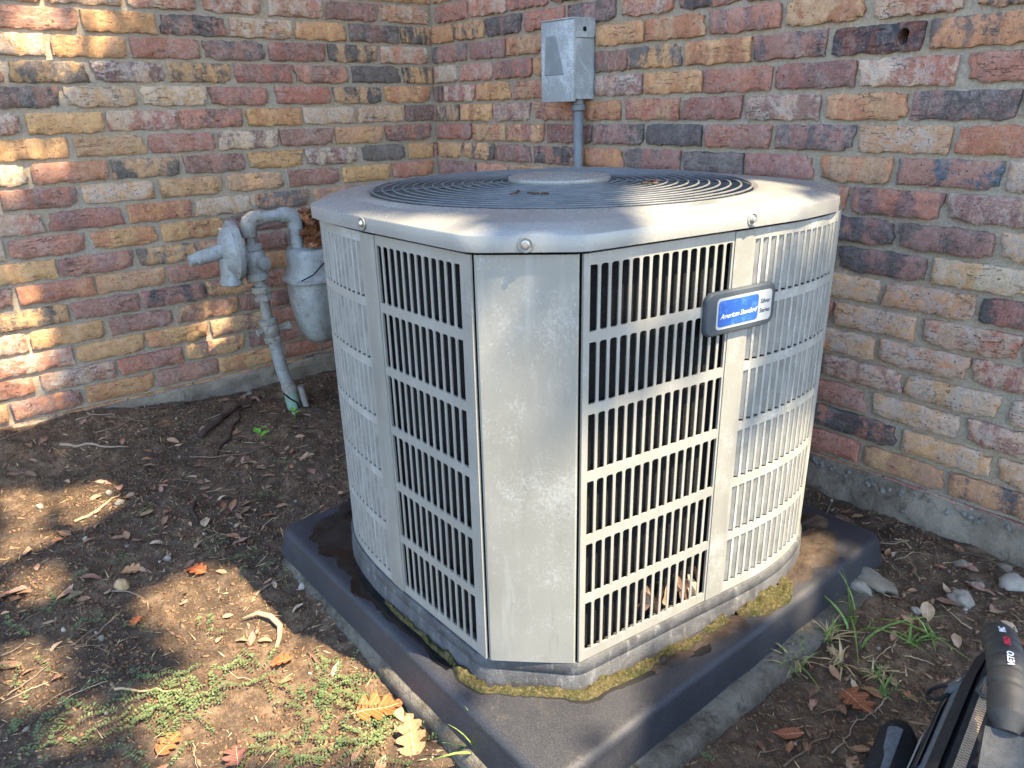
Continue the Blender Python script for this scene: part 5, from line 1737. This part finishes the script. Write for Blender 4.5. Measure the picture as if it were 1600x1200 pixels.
# creeping weeds: small round leaves in pairs along prostrate stems
def weeds(x, y, a, b, n, seed):
    rs = random.Random(seed); mb = MB()
    stems = max(4, n // 22); per = max(6, n // stems)
    ca, sa = math.cos(VIEW), math.sin(VIEW)
    for s_ in range(stems):
        px_ = rs.gauss(0, .36) * a; py_ = rs.gauss(0, .36) * b
        d = rs.uniform(0, 6.28); cx = x + px_ * sa + py_ * ca; cy = y - px_ * ca + py_ * sa
        h = rs.uniform(.004, .016)
        for i in range(per // 2):
            d += rs.uniform(-.25, .25); cx += .0052 * math.cos(d); cy += .0052 * math.sin(d)
            if 1.10 < cx < 2.03 and -1.235 < cy < -.3: break
            z = gz(cx, cy) + h + .004 * math.sin(i * .6)
            for sg in (-1, 1):
                l = rs.uniform(.0028, .0054); ad = d + sg * rs.uniform(.8, 1.5); up = rs.uniform(-.1, .5)
                u_ = Vector((math.cos(ad), math.sin(ad), up)).normalized(); w_ = Vector((-math.sin(ad), math.cos(ad), rs.uniform(-.3, .3)))
                o_ = Vector((cx, cy, z))
                mb.add([o_, o_ + u_ * l * .45 + w_ * l * .42, o_ + u_ * l * 1.05 + w_ * l * .2, o_ + u_ * l * 1.05 - w_ * l * .2, o_ + u_ * l * .45 - w_ * l * .42], [(0, 1, 2), (0, 2, 3), (0, 3, 4)])
    return mb


WL = ['bright green creeping weed patch in sun at the lower left', 'low creeping weeds with tiny round green leaves']
for i, (x, y, a, b, n) in enumerate(WEED_PATCHES):
    o = weeds(x, y, a, b, int(n * .8), 200 + i).build('creeping_weed', m_weed)
    tag(o, WL[0] if i == 0 else WL[1], 'weeds', None if i == 0 else 'patches of creeping weeds', 'stuff')


def blade(h, lean, w, r, k=6):
    mb = MB(); rows = []
    for i in range(k + 1):
        f = i / k; ww = w * (1 - f ** 2.2) + .0002
        x = lean * h * f ** 1.8; z = h * (f - .35 * abs(lean) * f ** 2.5)
        rows.append([Vector((x, -ww, z)), Vector((x + ww * .3, 0, z - ww * .5)), Vector((x, ww, z))])
    mb.loops(rows, False)
    return mb


GLAB = ['tall bright green grass sprig leaning at the pad\'s right corner', 'dry yellowish grass clump beside the slab', 'sparse dry grass tuft near the pale stones', 'short green grass tuft above the bag', 'matted dry grass clump left of the bag',
        'small green grass tuft touching the bag\'s far end', 'low dry grass tuft between slab and bag', 'broad bladed green plant against the pad\'s front left edge', 'tiny green grass tuft beside the bag']
for i, (x, y, h, n, k) in enumerate(GRASS_TUFTS):
    t = empty('grass_tuft', (x, y, gz(x, y) - .004)); tag(t, GLAB[i], 'grass', 'grass tufts around the unit')
    for j in range(n):
        m = m_grass if k in 'gb' or r.random() < .3 else m_straw
        hh = h * r.uniform(.45, 1.05); w = (.0042 if k == 'b' else .0022) * r.uniform(.7, 1.2) * (1.3 if i == 0 else 1)
        o = blade(hh, r.uniform(.2, 1.5) if k != 'b' else r.uniform(.3, 1.0), w, r).build('blade', m, t, True)
        o.location = (r.gauss(0, .12) * h, r.gauss(0, .12) * h, 0); o.rotation_euler = (0, 0, r.uniform(0, 6.28) if k != 'b' else r.uniform(2.2, 4.6))
# seedling with broad leaves near the riser
for (sx, sy, sc, lab) in ((.456, -1.012, 1.0, 'bright green seedling with broad leaves on bare soil below the gas riser'), (.36, -.86, .7, 'small green leaf sprout at the foot of the gas riser')):
    t = empty('seedling', (sx, sy, gz(sx, sy))); tag(t, lab, 'seedling', 'green seedlings near the gas riser')
    mb = MB(); mb.tube([(0, 0, -.005), (.003, .002, .02), (.0, .004, .045 * sc)], .0012, 5); mb.build('stem', m_seed, t, True)
    for j in range(4 if sc == 1 else 2):
        me = LEAVES[j].copy(); me.materials.clear(); me.materials.append(m_seed)
        a = j * 1.9 + .4 + sc
        o = inst('leaf', me, t); s_ = .034 * sc * (1 - .12 * j)
        o.matrix_basis = Matrix.Translation((.016 * math.cos(a) * sc, .016 * math.sin(a) * sc, .022 + .008 * j)) @ Matrix.Rotation(a, 4, 'Z') @ Matrix.Rotation(-.35, 4, 'Y') @ Matrix.Diagonal((s_, s_ * 1.5, s_, 1))
# bits lying on the fan guard
for i, (dx, dy, l) in enumerate(((1.5, -2.8, .04), (1.9, -2.6, .028), (2.2, -2.5, .024), (2.6, .6, .03), (2.2, 1.2, .03))):
    q = Vector((AC0.x, AC0.y, AC0.z)) + fan_c + Vector((dx * U, dy * U, gz_(math.hypot(dx, dy)) + .003))
    mb = MB(); pts = [Vector((l * (j / 6 - .5), .006 * r.uniform(-1, 1), .002 * r.uniform(0, 1))) for j in range(7)]; mb.tube(pts, .0014, 5)
    o = mb.build('catkin', m_twig, None, True, q); o.rotation_euler = (0, 0, r.uniform(0, 3)); o.color = lin(86, 62, 46); tag(o, 'brown shrivelled catkin lying on the fan guard', 'catkin', 'catkins on the fan guard')

# ------------------------------------------------------------------ unseen shade tree, crown gaps shaped to throw set sun patches
tree = empty('oak_tree', (6.6, -2.4, 0.0)); tag(tree, 'tall leafy oak outside the frame whose crown dapples the light', 'tree')
m_bark = mat_simple('oak_bark', lin(92, 80, 68), .95, .02, 30, .4, .1)
m_crown = mat_simple('oak_foliage', lin(70, 92, 48), .6, 0, 60, .3, .3)
T0 = Vector(tree.location)
mb = MB(); mb.tube([(0, 0, -.3), (0, 0, .3), (-.1, .05, 2.0), (-.5, .2, 3.6), (-1.0, .5, 4.6)], [.28, .22, .18, .14, .07], 14); mb.build('trunk', m_bark, tree, True)
for e in ((-1.5, .1, 5.4), (-1.3, 2.3, 5.5), (-2.2, -.1, 5.0)):
    mb = MB(); mb.tube([(-.55, .22, 3.7), (e[0] * .55, e[1] * .5 + .1, 4.7), e], [.10, .06, .02], 8); mb.build('limb', m_bark, tree, True)


def in_poly(px, py, poly):
    c = np.zeros(len(px), bool); n = len(poly)
    for i in range(n):
        x1, y1 = poly[i]; x2, y2 = poly[(i + 1) % n]
        hit = ((y1 > py) != (y2 > py)) & (px < (x2 - x1) * (py - y1) / (y2 - y1 + 1e-12) + x1)
        c ^= hit
    return c


N = 46000
rs = np.random.RandomState(5)
zz = rs.normal(5.0, .28, N); aa = rs.uniform(1.35, 6.0, N); bb = rs.uniform(-2.15, 1.25, N)
gap = np.zeros(N, bool)
luck = rs.uniform(0, 1, N)
for pi, poly in enumerate(CANOPY_GAPS):
    for k in range(9):
        rr_ = .017 * (k > 0); gap |= in_poly(aa + rr_ * math.cos(k * .785) + rs.normal(0, .008, N), bb + rr_ * math.sin(k * .785) + rs.normal(0, .008, N), poly) & (luck > (.10 if pi in (6, 7, 8, 9) else .001))
aa, bb, zz = aa[~gap], bb[~gap], zz[~gap]; N = len(aa)
sx, sy = SUN.x / SUN.z, SUN.y / SUN.z
cxy = np.stack([aa + sx * (zz - 5), bb + sy * (zz - 5), zz], 1)
ang = rs.uniform(0, 6.28, N); til = rs.normal(0, .45, N); L_ = rs.uniform(.035, .06, N)
ux = np.stack([np.cos(ang), np.sin(ang), til * .7], 1); vx = np.stack([-np.sin(ang), np.cos(ang), rs.normal(0, .4, N)], 1)
quad = np.stack([cxy - ux * L_[:, None], cxy + vx * (L_ * .5)[:, None], cxy + ux * L_[:, None], cxy - vx * (L_ * .5)[:, None]], 1).reshape(-1, 3) - np.array(T0)
me = bpy.data.meshes.new('crown'); me.vertices.add(len(quad)); me.vertices.foreach_set('co', quad.astype(np.float32).ravel())
F = np.arange(N * 4).astype(np.int32)
me.loops.add(N * 4); me.loops.foreach_set('vertex_index', F); me.polygons.add(N); me.polygons.foreach_set('loop_start', (np.arange(N) * 4).astype(np.int32)); me.update(calc_edges=True)
me.materials.append(m_crown)
o = link(bpy.data.objects.new('crown', me), tree); tag(o, kind='stuff')
